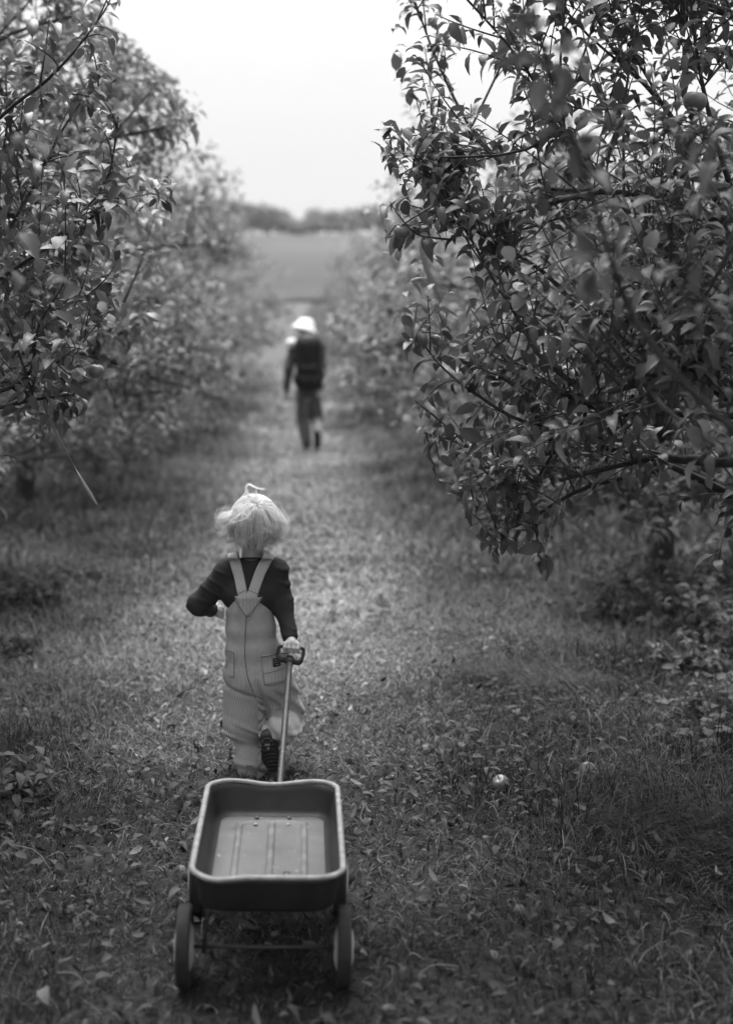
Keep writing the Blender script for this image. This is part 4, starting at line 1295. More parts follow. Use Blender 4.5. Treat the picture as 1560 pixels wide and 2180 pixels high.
def ov_attr(V):
    u = np.arctan2(V[:, 0] - J['waist'][0], -(V[:, 1] - J['waist'][1])) * 0.088
    for a_, b_, r_, w0 in ((J['hipL'], J['anL'], 0.052, 1), (J['hipR'], J['knR'], 0.055, 1)):
        ab = b_ - a_
        t = np.clip(((V - a_) @ ab) / (ab @ ab), 0, 1)
        d = V - (a_ + t[:, None] * ab)
        ang_ = np.arctan2(d[:, 0], -d[:, 1]) * r_ + a_[0] * 0.9
        side = (V[:, 0] < C(548, 1480, 5.33)[0]) if a_ is J['hipL'] else (V[:, 0] >= C(548, 1480, 5.33)[0])
        m = np.clip((J['pelvis'][2] - 0.03 - V[:, 2]) / 0.03, 0, 1) * side
        u = u * (1 - m) + ang_ * m
    # the raised lower leg
    ab = J['anR'] - J['knR']
    t = ((V - J['knR']) @ ab) / (ab @ ab)
    d = V - (J['knR'] + np.clip(t, 0, 1)[:, None] * ab)
    sx = nrm(np.cross(ab, (0, 0, 1.0))); sy = nrm(np.cross(sx, ab))
    abt = J['knR'] - J['hipR']
    tt_ = np.clip(((V - J['hipR']) @ abt) / (abt @ abt), 0, 1)
    dth = np.linalg.norm(V - (J['hipR'] + tt_[:, None] * abt), axis=1) - (0.070 - 0.012 * tt_)
    abl = J['anL'] - J['hipL']
    tl_ = np.clip(((V - J['hipL']) @ abl) / (abl @ abl), 0, 1)
    dlf = np.linalg.norm(V - (J['hipL'] + tl_[:, None] * abl), axis=1) - 0.055
    dcf = np.linalg.norm(d, axis=1) - 0.052
    near = (dcf < dth) & (dcf < dlf) & (V[:, 2] < J['pelvis'][2] - 0.05)
    u = np.where(near, np.arctan2(d @ sx, d @ sy) * 0.047, u)
    return {'stripe': u}
overalls, ov_f = blob('overalls', ov_prims + ov_legs, 0.017, 0.0034, M['denim'], child, ov_clip, ov_disp, ov_attr)
both_f = lambda p: np.minimum(shirt_f(p), ov_f(p))
# straps over the shoulders
def ribbon(name, path, width, fn, thick, material, parent, n=26, cols=7, over=None):
    c = smooth_path([C(px, py, 5.33) for px, py in path], n)
    T = nrm(np.gradient(c, axis=0))
    S = nrm(np.stack([T[:, 2], np.zeros(n), -T[:, 0]], 1))
    u = np.linspace(-0.5, 0.5, cols)
    g = c[:, None] + S[:, None] * (u * width)[None, :, None]
    y = drop_on(fn, g[..., 0], g[..., 2], -0.16, 0.12)
    for _ in range(2):
        y[1:-1] = (y[:-2] + y[1:-1] * 2 + y[2:]) / 4
    g[..., 1] = y - 0.001
    stripe = np.broadcast_to((u * width)[None], (n, cols))
    if over is not None:
        ex = []
        for q in over:
            ex.append(g[-1] + np.asarray(q))
        g = np.concatenate([g, np.array(ex)])
        stripe = np.broadcast_to((u * width)[None], (len(g), cols))
    r, cc = g.shape[:2]
    outer = g + np.array((0, -thick, thick * 0.6))
    v = np.concatenate([outer.reshape(-1, 3), g.reshape(-1, 3)])
    i = (np.arange(r - 1)[:, None] * cc + np.arange(cc - 1)[None]).ravel()
    o = r * cc
    ring = np.array([k for k in range(cc)] + [k * cc + cc - 1 for k in range(1, r)] + [(r - 1) * cc + k for k in range(cc - 2, -1, -1)] + [k * cc for k in range(r - 2, 0, -1)])
    nx_ = np.roll(ring, -1)
    q = np.concatenate([np.stack([i, i + 1, i + cc + 1, i + cc], 1), np.stack([nx_, ring, ring + o, nx_ + o], 1)])
    me = np_mesh(name, v, [q], {'stripe': np.concatenate([stripe.ravel(), stripe.ravel()])})
    return link(name, me, material, parent)
ovr = [(0, 0.02, 0.006), (0, 0.045, 0.006), (0, 0.07, -0.006), (0, 0.095, -0.03), (0, 0.10, -0.06)]
ribbon('strap', [(521, 1284), (514, 1256), (504, 1220), (496, 1195), (494, 1187)], 0.034, both_f, 0.004, M['strapcloth'], overalls, over=ovr)
ribbon('strap', [(532, 1286), (541, 1256), (554, 1220), (567, 1196), (572, 1188)], 0.034, both_f, 0.0048, M['strapcloth'], overalls, over=ovr)
def seam(path, r=0.0013, fn=both_f, off=0.003, n=30, close=False):
    c = smooth_path([C(px, py, 5.33) for px, py in path], n)
    y = drop_on(fn, c[:, 0], c[:, 2], -0.16, 0.12)
    c[:, 1] = y - off
    return c
def patch(name, quad, fn, thick, material, parent, n=12):
    """a cloth patch sewn on the back: quad = four picture corners (top-left, top-right, bottom-right, bottom-left)"""
    cs = [C(px, py, 5.33) for px, py in quad]
    u = np.linspace(0, 1, n)
    g = np.array([[(cs[0] * (1 - a) + cs[1] * a) * (1 - b) + (cs[3] * (1 - a) + cs[2] * a) * b for a in u] for b in u])
    y = drop_on(fn, g[..., 0], g[..., 2], -0.16, 0.12)
    for _ in range(2):
        y[1:-1] = (y[:-2] + 2 * y[1:-1] + y[2:]) / 4
        y[:, 1:-1] = (y[:, :-2] + 2 * y[:, 1:-1] + y[:, 2:]) / 4
    g[..., 1] = y - 0.0005
    mb = MB(); shell_patch(mb, g, thick)
    o = mb.obj(name, material, parent)
    a = o.data.attributes.new('stripe', 'FLOAT', 'POINT')
    st = np.concatenate([g[..., 0].ravel()] * 2) + 0.0013
    a.data.foreach_set('value', st.astype(np.float32))
    return o
yoke = patch('back_yoke', [(499, 1270), (559, 1272), (532, 1312), (522, 1311)], both_f, 0.0062, M['denim'], overalls)
mb = MB()
for path in ([(497, 1270), (512, 1262), (527, 1256), (542, 1262), (561, 1272)], [(497, 1274), (510, 1292), (525, 1311)], [(561, 1275), (543, 1292), (526, 1311)]):
    tube(mb, seam(path, off=0.0068), 0.0009, 5)
mb.obj('yoke_seam', M['stitch'], overalls)
mb = MB()
tube(mb, seam([(525, 1312), (523, 1350), (522, 1390), (527, 1430), (540, 1470)], off=0.0015), 0.0016, 5)
mb.obj('centre_seam', M['stitch'], overalls)
pk = patch('pocket', [(556, 1394), (614, 1391), (618, 1448), (563, 1454)], ov_f, 0.0045, M['denim'], overalls)
mb = MB()
tube(mb, seam([(556, 1396), (585, 1393), (613, 1393)], fn=ov_f, off=0.006), 0.0017, 5)
tube(mb, seam([(564, 1430), (590, 1425), (614, 1422)], fn=ov_f, off=0.0055), 0.0009, 5)
tube(mb, seam([(557, 1397), (560, 1425), (566, 1450), (585, 1455), (605, 1450)], fn=ov_f, off=0.005), 0.0010, 5)
mb.obj('pocket_hem', M['stitch'], pk)
tg = patch('pocket_tag', [(581, 1401), (597, 1400), (598, 1416), (582, 1417)], ov_f, 0.0085, M['black'], pk, 5)
mb = MB()
for a, b_ in (((583.5, 1405), (594, 1404)), ((584, 1409), (596, 1408)), ((586, 1413), (593, 1412.5))):
    tube(mb, seam([a, b_], fn=ov_f, off=0.0098, n=4), 0.0007, 4)
mb.obj('tag_print', M['print'], tg)
pl = patch('pocket', [(481, 1384), (498, 1386), (499, 1440), (488, 1440)], ov_f, 0.0045, M['denim'], overalls)
mb = MB()
tube(mb, seam([(481, 1385), (490, 1386), (498, 1388)], fn=ov_f, off=0.006), 0.0016, 5)
mb.obj('pocket_hem', M['stitch'], pl)
mb = MB()
hb = C(485, 1395, 5.35)
tube(mb, smooth_path([hb, hb + (-0.006, -0.006, -0.02), hb + (-0.004, -0.006, -0.045), hb + (0.003, -0.002, -0.05)], 8), [0.004] * 8, 6, flat=0.6)
mb.obj('hammer_loop', M['denim'], overalls)
# shoes
def shoe(name, heel, toe, up, ln, tall=0.055):
    """up: unit vector from the sole to the ankle"""
    f = nrm(toe - heel); up = nrm(up - f * (up @ f)); s = nrm(np.cross(f, up))
    root = empty(name); root.parent = child
    n_ = 26
    def outline(scale):
        pts = []
        for a in np.linspace(0, 2 * math.pi, n_, endpoint=False):
            x = 0.5 - 0.5 * math.cos(a)
            w = 0.026 + 0.006 * math.sin(math.pi * min(1, max(0, (x - 0.15) / 0.85)) ) + 0.003 * (x > 0.5)
            y = math.sin(a)
            y = math.copysign(abs(y) ** 0.72, y) * w * scale
            pts.append((x * ln, y))
        return pts
    o0 = heel - f * 0.016
    def at(pt, h): return o0 + f * pt[0] + s * pt[1] + up * h
    loops = [[at(p_, h) for p_ in outline(sc_)] for sc_, h in ((0.94, 0.0), (1.0, 0.003), (1.0, 0.013), (0.95, 0.015))]
    mb = MB()
    L_ = [np.array(x) for x in loops]
    loft(mb, L_)
    mb.add(np.concatenate([L_[0], [L_[0].mean(0)]]), np.stack([np.arange(n_), np.full(n_, n_), (np.arange(n_) + 1) % n_], 1))
    mb.add(np.concatenate([L_[3], [L_[3].mean(0)]]), np.stack([(np.arange(n_) + 1) % n_, np.full(n_, n_), np.arange(n_)], 1))
    so = mb.obj('sole', M['sole'], root)
    for k in range(9):            # tread bars
        x = 0.07 + 0.105 * k
        w = 0.019 + 0.005 * math.sin(math.pi * x)
        c0 = o0 + f * (x * ln) - up * 0.0015
        mb = MB()
        bow = 0.006 * (1 if k < 3 else -1)
        tube(mb, [c0 - s * w, c0 - s * w * 0.4 + f * bow, c0 + s * w * 0.4 + f * bow, c0 + s * w], 0.0032, 5)
        mb.obj('tread_bar', M['sole'], so)
    prims = [cap(heel + up * 0.028, heel + f * 0.03 + up * 0.03, 0.025, 0.026), cap(heel + f * 0.03 + up * 0.030, toe + up * 0.02, 0.026, 0.020), cap(heel + up * 0.028, heel + up * tall, 0.025, 0.024)]
    blob('upper', prims, 0.012, 0.0042, M['shoe'], root, clip=lambda p: 0.010 - (p - o0) @ up)
    return root
shoe('shoe', heelL * np.array((1, 1, 0)) + (0, 0, 0.004), toeL * np.array((1, 1, 0)) + (0, 0, 0.004), np.array((0, 0, 1.0)), 0.142, 0.030)
shoe('shoe', heelR, toeR, np.array((0.05, 0.95, 0.25)), 0.140)

# hair: a soft mass with many strands in locks
hc = sk + np.array((0.004, 0.0, 0.008))
hr = np.array((0.081, 0.090, 0.086))
blob('hair_mass', [ell(hc, hr), ell(sk + (0, -0.022, -0.038), (0.070, 0.050, 0.034)), ell(sk + (-0.062, -0.006, -0.018), (0.022, 0.042, 0.034)), ell(sk + (0.062, -0.006, -0.016), (0.022, 0.042, 0.034))], 0.015, 0.0045, M['scalp'], child,
     clip=lambda p: np.where(p[..., 1] > sk[1] + 0.035, sk[2] + 0.035 - p[..., 2], -1.0), disp=lambda p: 0.004 * fnoise(p, 45, 3))
hr_rng = np.random.default_rng(19)
mb = MB()
whorl = nrm(np.array((0.16, -0.66, 0.72)))
HV, HT, HA, hn = [], [], [], 0
def strand(pts, w0, tone):
    global hn
    n = len(pts)
    T = nrm(np.gradient(pts, axis=0))
    N = nrm(pts - (hc + (0, 0, -0.02)))
    S = nrm(np.cross(T, N) + hr_rng.normal(0, 0.25, 3))
    w = w0 * np.interp(np.linspace(0, 1, n), [0, 0.15, 0.7, 1], [0.7, 1, 0.8, 0.1])[:, None]
    HV.append(np.stack([pts - S * w, pts + S * w], 1).reshape(-1, 3))
    k = np.arange(n - 1) * 2 + hn
    HT.append(np.stack([k, k + 1, k + 3, k + 2], 1))
    HA.append(np.full(2 * n, tone))
    hn += 2 * n
def lock(root_dir, length, vol, flick, swirl, n_str, spread, tone, zend=None):
    """strands that follow the head away from the whorl, then lift at the tips"""
    for _ in range(n_str):
        d = nrm(root_dir + hr_rng.normal(0, spread, 3))
        ax = nrm(np.cross(whorl, d))
        t_ = np.linspace(0, 1, 9)
        L_ = length * hr_rng.uniform(0.8, 1.12)
        pts = []
        sw = swirl + hr_rng.normal(0, 0.08)
        for t in t_:
            a = L_ * t
            q = d * math.cos(a) + np.cross(ax, d) * math.sin(a) + ax * (sw * t * t)
            q = nrm(q)
            if q[2] < -0.5:
                q = nrm(np.array((q[0], q[1], -0.5)))
            r_ = 1.0 + vol * math.sin(math.pi * min(1, t * 1.1)) * 0.6 + flick * max(0, t - 0.6) ** 1.6 * 2.2 + 0.02
            pts.append(hc + q * hr * r_)
        pts = np.array(pts)
        drop = np.clip((t_ - 0.55) / 0.45, 0, 1) ** 1.3 * 0.020 * (d[2] < 0.5)
        pts[:, 2] -= drop
        pts += hr_rng.normal(0, 0.0012, (1, 3))
        strand(pts, hr_rng.uniform(0.00025, 0.0006), np.clip(tone + hr_rng.normal(0, 0.22), 0, 1))
for k in range(300):
    az = hr_rng.uniform(0, 2 * math.pi)
    el = math.asin(hr_rng.uniform(-0.45, 0.99))
    d = np.array((math.cos(az) * math.cos(el), math.sin(az) * math.cos(el), math.sin(el)))
    if d[1] > 0.45 and d[2] < 0.35:
        continue
    side = abs(d[0])
    low = d[2] < 0.1
    lock(d, hr_rng.uniform(0.6, 1.0), hr_rng.uniform(0.01, 0.05), hr_rng.uniform(0.0, 0.16) * (2.2 if low else 0.4), 0.4 + hr_rng.normal(0, 0.28), 26, 0.07, 0.5 + (0.18 if d[2] > 0.2 else -0.16) + hr_rng.normal(0, 0.14))
# the flicked-out locks beside the ears and at the nape
def free_lock(path, n_str, spread, tone=0.72, end=0.005):
    c = smooth_path([C(*q) for q in path], 10)
    for _ in range(int(n_str * 1.5)):
        o = hr_rng.normal(0, spread, 3)
        k = np.linspace(1, end / spread if spread else 1, 10)[:, None]
        wob = np.sin(np.linspace(0, 3, 10) + hr_rng.uniform(0, 6))[:, None] * hr_rng.normal(0, 0.0022, 3)
        strand(c + o * k + wob + hr_rng.normal(0, 0.0022, 3) * np.linspace(0, 1, 10)[:, None] ** 2, hr_rng.uniform(0.0003, 0.0006), np.clip(tone + hr_rng.normal(0, 0.12), 0, 1))
for path, n_, sp in (
        ([(494, 1092, 5.38), (482, 1096, 5.38), (470, 1098, 5.38), (464, 1108, 5.38), (467, 1120, 5.38), (478, 1124, 5.37)], 60, 0.010),
        ([(490, 1098, 5.375), (478, 1102, 5.375), (471, 1110, 5.375), (476, 1118, 5.375)], 40, 0.008),
        ([(494, 1112, 5.37), (484, 1120, 5.37), (476, 1134, 5.37), (464, 1138, 5.37)], 40, 0.005),
        ([(584, 1085, 5.38), (596, 1098, 5.38), (606, 1112, 5.38), (606, 1126, 5.37), (594, 1134, 5.37)], 70, 0.011),
        ([(586, 1104, 5.37), (598, 1108, 5.37), (612, 1112, 5.37)], 22, 0.003),
        ([(576, 1118, 5.355), (588, 1134, 5.355), (602, 1132, 5.36), (608, 1122, 5.36)], 60, 0.006),
        ([(535, 1098, 5.33), (545, 1118, 5.325), (562, 1126, 5.325), (576, 1120, 5.33)], 40, 0.005),
        ([(520, 1090, 5.335), (525, 1110, 5.33), (536, 1122, 5.325), (552, 1124, 5.33)], 34, 0.004),
        ([(552, 1095, 5.33), (562, 1112, 5.33), (580, 1120, 5.335), (594, 1126, 5.345)], 40, 0.005)):
    free_lock(path, n_, sp)
# the straight back hair down to the nape
for k in range(46):
    x0 = 487 + 110 * (k + hr_rng.uniform(-0.4, 0.4)) / 45.0
    e = (x0 - 543) / 56.0
    Y0 = 5.328 + 0.045 * e * e
    fl = hr_rng.normal(0, 12) + (-9 if x0 < 510 else 0) + (9 if x0 > 575 else 0)
    yb = 1166 - 16 * max(0.0, e) ** 2 - 8 * abs(e) + hr_rng.uniform(-22, 9)
    free_lock([(x0 * 0.6 + 543 * 0.4, 1092 + hr_rng.uniform(-6, 8), Y0 - 0.006), (x0, 1118, Y0 - 0.012), (x0 - e * 4 - fl * 0.35, 1144, Y0 - 0.008), (x0 - e * 6 + fl, yb, Y0 + hr_rng.uniform(-0.016, 0.006))], 26, 0.0045, 0.34 + hr_rng.uniform(-0.22, 0.3), 0.003)
for k in range(12):           # loose curls on the lower half
    x0 = hr_rng.uniform(500, 590); y0_ = hr_rng.uniform(1078, 1128); sg = hr_rng.choice([-1, 1]); w_ = hr_rng.uniform(9, 26)
    e = (x0 - 543) / 56.0; Y0 = 5.318 + 0.05 * e * e
    free_lock([(x0, y0_, Y0 + 0.006), (x0 + sg * w_ * 0.2, y0_ + w_ * 0.7, Y0), (x0 + sg * w_ * 0.7, y0_ + w_, Y0 - 0.004), (x0 + sg * w_ * 1.2, y0_ + w_ * hr_rng.uniform(0.6, 1.3), Y0 - 0.003)], 9, 0.004, 0.75, 0.0035)
for k in range(260):          # stray single hairs
    d = nrm(hr_rng.normal(0, 1, 3) * (1, 0.8, 1) + (0, -0.2, 0.35))
    if d[1] > 0.5: continue
    p0_ = hc + d * hr * 0.99
    tg_ = nrm(np.cross(d, hr_rng.normal(0, 1, 3)) + (0, 0, -0.3))
    L_ = hr_rng.uniform(0.03, 0.06)
    t_ = np.linspace(0, 1, 8)[:, None]
    strand(p0_ + tg_ * L_ * t_ + d * (0.016 * np.sin(t_ * 2.6)) * hr_rng.uniform(0.2, 1.3) + np.array((0, 0, -0.012)) * t_ * t_, 0.00028, 0.8)
# the tuft that blows up from the crown
for path, n_, sp in (([(533, 1062, 5.40), (527, 1050, 5.40), (524, 1038, 5.40), (530, 1031, 5.40), (540, 1036, 5.40), (552, 1041, 5.40), (566, 1041, 5.40)], 17, 0.0035),
                     ([(509, 1074, 5.39), (514, 1060, 5.39), (522, 1048, 5.39), (528, 1044, 5.39)], 9, 0.002),
                     ([(546, 1058, 5.39), (546, 1048, 5.39), (545, 1040, 5.395)], 5, 0.001)):
    free_lock(path, n_, sp, 0.85, 0.001)
hair = link('hair', np_mesh('hair', np.concatenate(HV), [np.concatenate(HT)], {'tone': np.concatenate(HA)}), M['hair'], child)
hair['kind'] = 'stuff'

# ------------------------------------------------------------------ the walker ahead
M.update({
    'wshirt': mat('checked_shirt', 0.085, 0.85, 0.2, var=0.5, vscale=16),
    'trouser': mat('dark_trousers', 0.12, 0.85, 0.2, var=0.2, vscale=10, bump=0.1, bscale=40),
    'bag': mat('black_nylon', 0.005, 0.6, 0.3, bump=0.2, bscale=60),
    'white': mat('white_cotton', 0.88, 0.8, 0.2, var=0.04),
    'boot': mat('dark_shoe', 0.015, 0.6, 0.3),
})
AY = 20.9
ab_ = P(652, 958, AY)
az = float(hz(ab_[0], AY))
man = empty('person', (ab_[0], AY, az))
tag(man, 'walker in a white sun hat and dark clothes carrying a black backpack down the lane', 'person')
AB = np.array(man.location)
def A(px, py, dy=0.0): return P(px, py, AY + dy) - AB
K = dict(pel=A(655, 838), chest=A(655, 752, 0.02), neck=A(652, 716, 0.04), head=A(650, 698, 0.06), shL=A(628, 738, 0.02), elL=A(615, 785, 0.0), wrL=A(610, 825, 0.05), shR=A(680, 738, 0.02), elR=A(685, 785, 0.0), wrR=A(681, 825, 0.1),
         hiL=A(644, 842), knL=A(645, 895, 0.06), anL=A(653, 948, 0.0), hiR=A(668, 842), knR=A(675, 890, 0.16), anR=A(675, 922, -0.22))
K['anL'][2] = 0.09
hp = [ell(K['head'], (0.078, 0.10, 0.115)), ell(K['head'] + (0, 0.05, -0.05), (0.06, 0.06, 0.06)), cap(K['head'] + (0, 0, -0.08), K['neck'], 0.058, 0.06), cap(K['head'] + (0, 0.10, -0.01), K['head'] + (0, 0.118, -0.035), 0.012, 0.018),
      cap(K['head'] + (-0.02, 0.098, -0.068), K['head'] + (0.02, 0.098, -0.068), 0.010), ell(K['head'] + (0.08, 0.0, -0.02), (0.012, 0.022, 0.034)), ell(K['head'] + (-0.08, 0.0, -0.02), (0.012, 0.022, 0.034))]
tp = [cap(K['chest'] - e1 * 0.09, K['chest'] + e1 * 0.09, 0.105), cap(K['pel'] - e1 * 0.07, K['pel'] + e1 * 0.07, 0.105), cap(K['chest'], K['pel'], 0.12, 0.115), cap(K['shL'], K['shR'], 0.065)]
limbs_ = chain([K['shL'], K['elL'], K['wrL']], [0.06, 0.045, 0.032]) + chain([K['shR'], K['elR'], K['wrR']], [0.06, 0.045, 0.032]) + chain([K['hiL'], K['knL'], K['anL']], [0.085, 0.058, 0.038]) + chain([K['hiR'], K['knR'], K['anR']], [0.085, 0.058, 0.038])
hands_ = []
for w_ in (K['wrL'], K['wrR']):
    hands_ += [cap(w_, w_ + (0, 0.01, -0.06), 0.028, 0.034)]
    for f_ in (-0.024, -0.008, 0.008, 0.024):
        hands_ += [cap(w_ + (0, 0.012 + f_, -0.07), w_ + (0, 0.018 + f_, -0.12), 0.010, 0.009), cap(w_ + (0, 0.018 + f_, -0.12), w_ + (0.0, 0.032 + f_, -0.15 + abs(f_) * 0.4), 0.009, 0.008)]
    hands_ += [cap(w_ + (0, 0.03, -0.04), w_ + (0, 0.058, -0.09), 0.012, 0.010)]
mb_, mf = blob('body', hp + tp + limbs_ + hands_, 0.02, 0.0105, M['skin'], man)
blob('shirt', [cap(K['chest'] - e1 * 0.095, K['chest'] + e1 * 0.095, 0.115), cap(K['chest'], K['pel'] + (0, 0, 0.03), 0.13, 0.135), cap(K['shL'], K['shR'], 0.075), cap(K['chest'], K['neck'] + (0, 0, -0.01), 0.08, 0.075)]
     + chain([K['shL'], K['elL'], K['wrL']], [0.075, 0.06, 0.048]) + chain([K['shR'], K['elR'], K['wrR']], [0.075, 0.06, 0.048]), 0.03, 0.012, M['wshirt'], man, disp=lambda p: 0.005 * fnoise(p, 18, 2))
blob('trousers', [cap(K['pel'] - e1 * 0.06, K['pel'] + e1 * 0.06, 0.112)] + chain([K['hiL'], K['knL'], K['anL'] + (0, 0, 0.0)], [0.094, 0.082, 0.066]) + chain([K['hiR'], K['knR'] + (0, 0, -0.02)], [0.092, 0.086]), 0.012, 0.012, M['trouser'], man,
     disp=lambda p: 0.006 * fnoise(p, 14, 4))
blob('rolled_trouser_leg', chain([K['knR'] + (0, -0.03, -0.06), K['anR'] + (0, 0.01, 0.02)], [0.066, 0.056]), 0.01, 0.012, mat('pale_calf', 0.36, 0.8, 0.2), man)
blob('boot', [cap(K['anL'] + (0, -0.03, -0.03), K['anL'] + (0, -0.03, -0.05), 0.045), cap(K['anL'] + (0, -0.03, -0.045), K['anL'] + (0, 0.15, -0.05), 0.045, 0.038)], 0.02, 0.009, M['boot'], man, clip=lambda p: 0.0 - p[..., 2])
tR = K['anR'] + (0.0, 0.06, -0.17)
blob('boot', [cap(K['anR'] + (0, -0.02, -0.01), tR, 0.046, 0.042), cap(K['anR'] + (0, 0.02, 0.02), K['anR'], 0.05)], 0.02, 0.009, M['boot'], man)
# hat with a wide brim
hat = empty('sun_hat'); hat.parent = man
hb_ = K['head'] + np.array((0, 0, 0.02))
mb = MB()
lathe(mb, [(0.105, 0.0), (0.102, 0.045), (0.090, 0.080), (0.055, 0.106), (0.0, 0.112), (0.0, 0.116)], hb_, (0.03, -0.05, 1), 30)
mb.obj('crown', M['white'], hat)
mb = MB()
lathe(mb, [(0.010, 0.107), (0.000, 0.125), (-0.022, 0.150), (-0.050, 0.176), (-0.056, 0.174), (-0.028, 0.148), (-0.008, 0.123), (0.004, 0.107)], hb_, (0.3, 0.10, 1), 36)
mb.obj('brim', M['white'], hat)
# backpack
bp = empty('backpack', tuple(AB)); 
tag(bp, "tall black backpack worn on the walker's back", 'backpack')
bc = A(657, 768, -0.16)
blob('pack_body', [cap(bc + (-0.06, 0.02, 0.20), bc + (0.06, 0.02, 0.20), 0.11), cap(bc + (-0.075, 0, -0.25), bc + (0.075, 0, -0.25), 0.12), cap(bc + (0, 0, 0.18), bc + (0, 0, -0.2), 0.165)], 0.05, 0.012, M['bag'], bp)
blob('lid', [cap(bc + (-0.06, -0.02, 0.24), bc + (0.06, -0.02, 0.24), 0.085)], 0.02, 0.012, M['bag'], bp)
blob('front_pocket', [cap(bc + (-0.05, -0.10, -0.10), bc + (0.05, -0.10, -0.10), 0.08), cap(bc + (-0.055, -0.09, -0.24), bc + (0.055, -0.09, -0.24), 0.08)], 0.03, 0.012, M['bag'], bp)
for s in (-1, 1):
    mb = MB()
    tube(mb, smooth_path([bc + (s * 0.07, 0.05, 0.24), bc + (s * 0.095, 0.16, 0.27), bc + (s * 0.10, 0.31, 0.20), bc + (s * 0.11, 0.32, 0.0), bc + (s * 0.10, 0.08, -0.2)], 18), 0.026, 8, flat=0.35)
    mb.obj('shoulder_strap', M['bag'], bp)
# something white lies over the left shoulder
blob('shoulder_cloth', [ell(A(621, 731, -0.05), (0.075, 0.085, 0.060)), ell(A(630, 727, 0.02), (0.06, 0.09, 0.045))], 0.03, 0.010, M['white'], man, disp=lambda p: 0.006 * fnoise(p, 40, 1))

# ------------------------------------------------------------------ grass, fallen leaves and weeds on the ground
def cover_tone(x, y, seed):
    """pale and dried along the worn middle of the lane, darker and greener at its sides, shade painted in near the camera"""
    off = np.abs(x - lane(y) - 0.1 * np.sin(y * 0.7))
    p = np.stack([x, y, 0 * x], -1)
    shade_ramp = np.interp(y, [3.2, 4.2, 5.2, 8.0], [0.0, 0.1, 0.36, 1.0])     # shade painted into the cover: dark near the camera, fading farther on
    t = 0.0 + 1.32 * shade_ramp - (0.02 + 0.86 * shade_ramp) * np.clip((off - 0.25) / 0.65, 0, 1) + 0.3 * fnoise(p, 1.3, seed) + 0.22 * fnoise(p, 3.7, seed + 3)
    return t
def spots(n, y0, y1, margin=0.5, seed=0, power=1.0):
    r = np.random.default_rng(seed)
    y = y0 + (y1 - y0) * r.random(n * 2) ** power
    xr = 780 / FPX * (y + 0.4) + margin
    keep = r.random(n * 2) < xr / xr.max()
    y = y[keep][:n]; xr = xr[keep][:n]
    x = r.uniform(-1, 1, len(y)) * xr
    return x, y, r
def blade_mesh(name, n, y0, y1, hmin, hmax, width, flatness, seed, power=1.0, clump=0.0, tone_add=0.0, verge=None):
    x, y, r = spots(n, y0, y1, 0.4, seed, power)
    if verge:
        k = np.abs(x - lane(y) + 0.12 * np.sin(y * 1.3)) > verge + r.normal(0, 0.12, len(x))
        x, y = x[k], y[k]
    if clump:
        p = np.stack([x, y, 0 * x], -1)
        k = fnoise(p, 2.6, seed) + 0.5 * fnoise(p, 7.0, seed + 1) + r.normal(0, 0.25, len(x)) > clump
        x, y = x[k], y[k]
    n = len(x)
    off = np.abs(x - lane(y))
    hgt = r.uniform(hmin, hmax, n) * (0.55 + 0.65 * np.clip((off - 0.3) / 0.9, 0, 1)) * (1 + 0.02 * y)
    az = r.uniform(0, 2 * math.pi, n) + 0.8 * fnoise(np.stack([x, y, 0 * x], -1), 3.0, seed + 5)
    d = np.stack([np.cos(az), np.sin(az), 0 * az], 1)
    lean = np.clip(r.normal(flatness, 0.25, n), 0.1, 1.4)
    S = np.stack([-d[:, 1], d[:, 0], 0 * az], 1)
    w = width * r.uniform(0.6, 1.4, n) * (1 + 0.05 * np.maximum(y - 5, 0))
    base = np.stack([x, y, hz(x, y) - 0.003], 1)
    V = []
    for k, (t, ww) in enumerate(((0, 1.0), (0.4, 0.85), (0.75, 0.55), (1.0, 0.08))):
        c = base + d * (hgt * t * (0.25 + 0.75 * t) * np.sin(lean))[:, None] + np.array((0, 0, 1.0)) * (hgt * t * np.cos(lean * (0.35 + 0.75 * t)))[:, None]
        c[:, 2] = np.maximum(c[:, 2], base[:, 2] + 0.004 + 0.006 * t)
        V.append(c - S * (w * ww)[:, None]); V.append(c + S * (w * ww)[:, None])
    V = np.stack(V, 1)
    b0 = (np.arange(n) * 8)[:, None, None]
    q = (np.array([[0, 1, 3, 2], [2, 3, 5, 4], [4, 5, 7, 6]])[None] + b0).reshape(-1, 4)
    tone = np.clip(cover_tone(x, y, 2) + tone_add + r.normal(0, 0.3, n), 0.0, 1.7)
    o = link(name, np_mesh(name, V.reshape(-1, 3), [q], {'tone': np.repeat(tone, 8)}), M['grass'])
    return o
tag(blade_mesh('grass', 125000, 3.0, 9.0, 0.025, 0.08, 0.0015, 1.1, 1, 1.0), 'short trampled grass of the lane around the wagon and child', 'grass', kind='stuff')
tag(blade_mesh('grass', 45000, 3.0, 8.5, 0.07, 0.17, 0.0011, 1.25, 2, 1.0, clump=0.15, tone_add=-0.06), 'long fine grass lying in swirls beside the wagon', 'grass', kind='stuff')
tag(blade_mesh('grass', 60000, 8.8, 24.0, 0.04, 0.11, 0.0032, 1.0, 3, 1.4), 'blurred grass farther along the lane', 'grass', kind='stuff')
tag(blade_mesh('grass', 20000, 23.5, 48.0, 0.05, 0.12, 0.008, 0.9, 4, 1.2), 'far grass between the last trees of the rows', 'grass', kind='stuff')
tag(blade_mesh('grass', 60000, 3.0, 10.0, 0.07, 0.17, 0.0014, 0.85, 8, 1.0, clump=0.1, tone_add=-0.1, verge=0.62), 'taller tufted grass on both verges of the near lane', 'grass', kind='stuff')
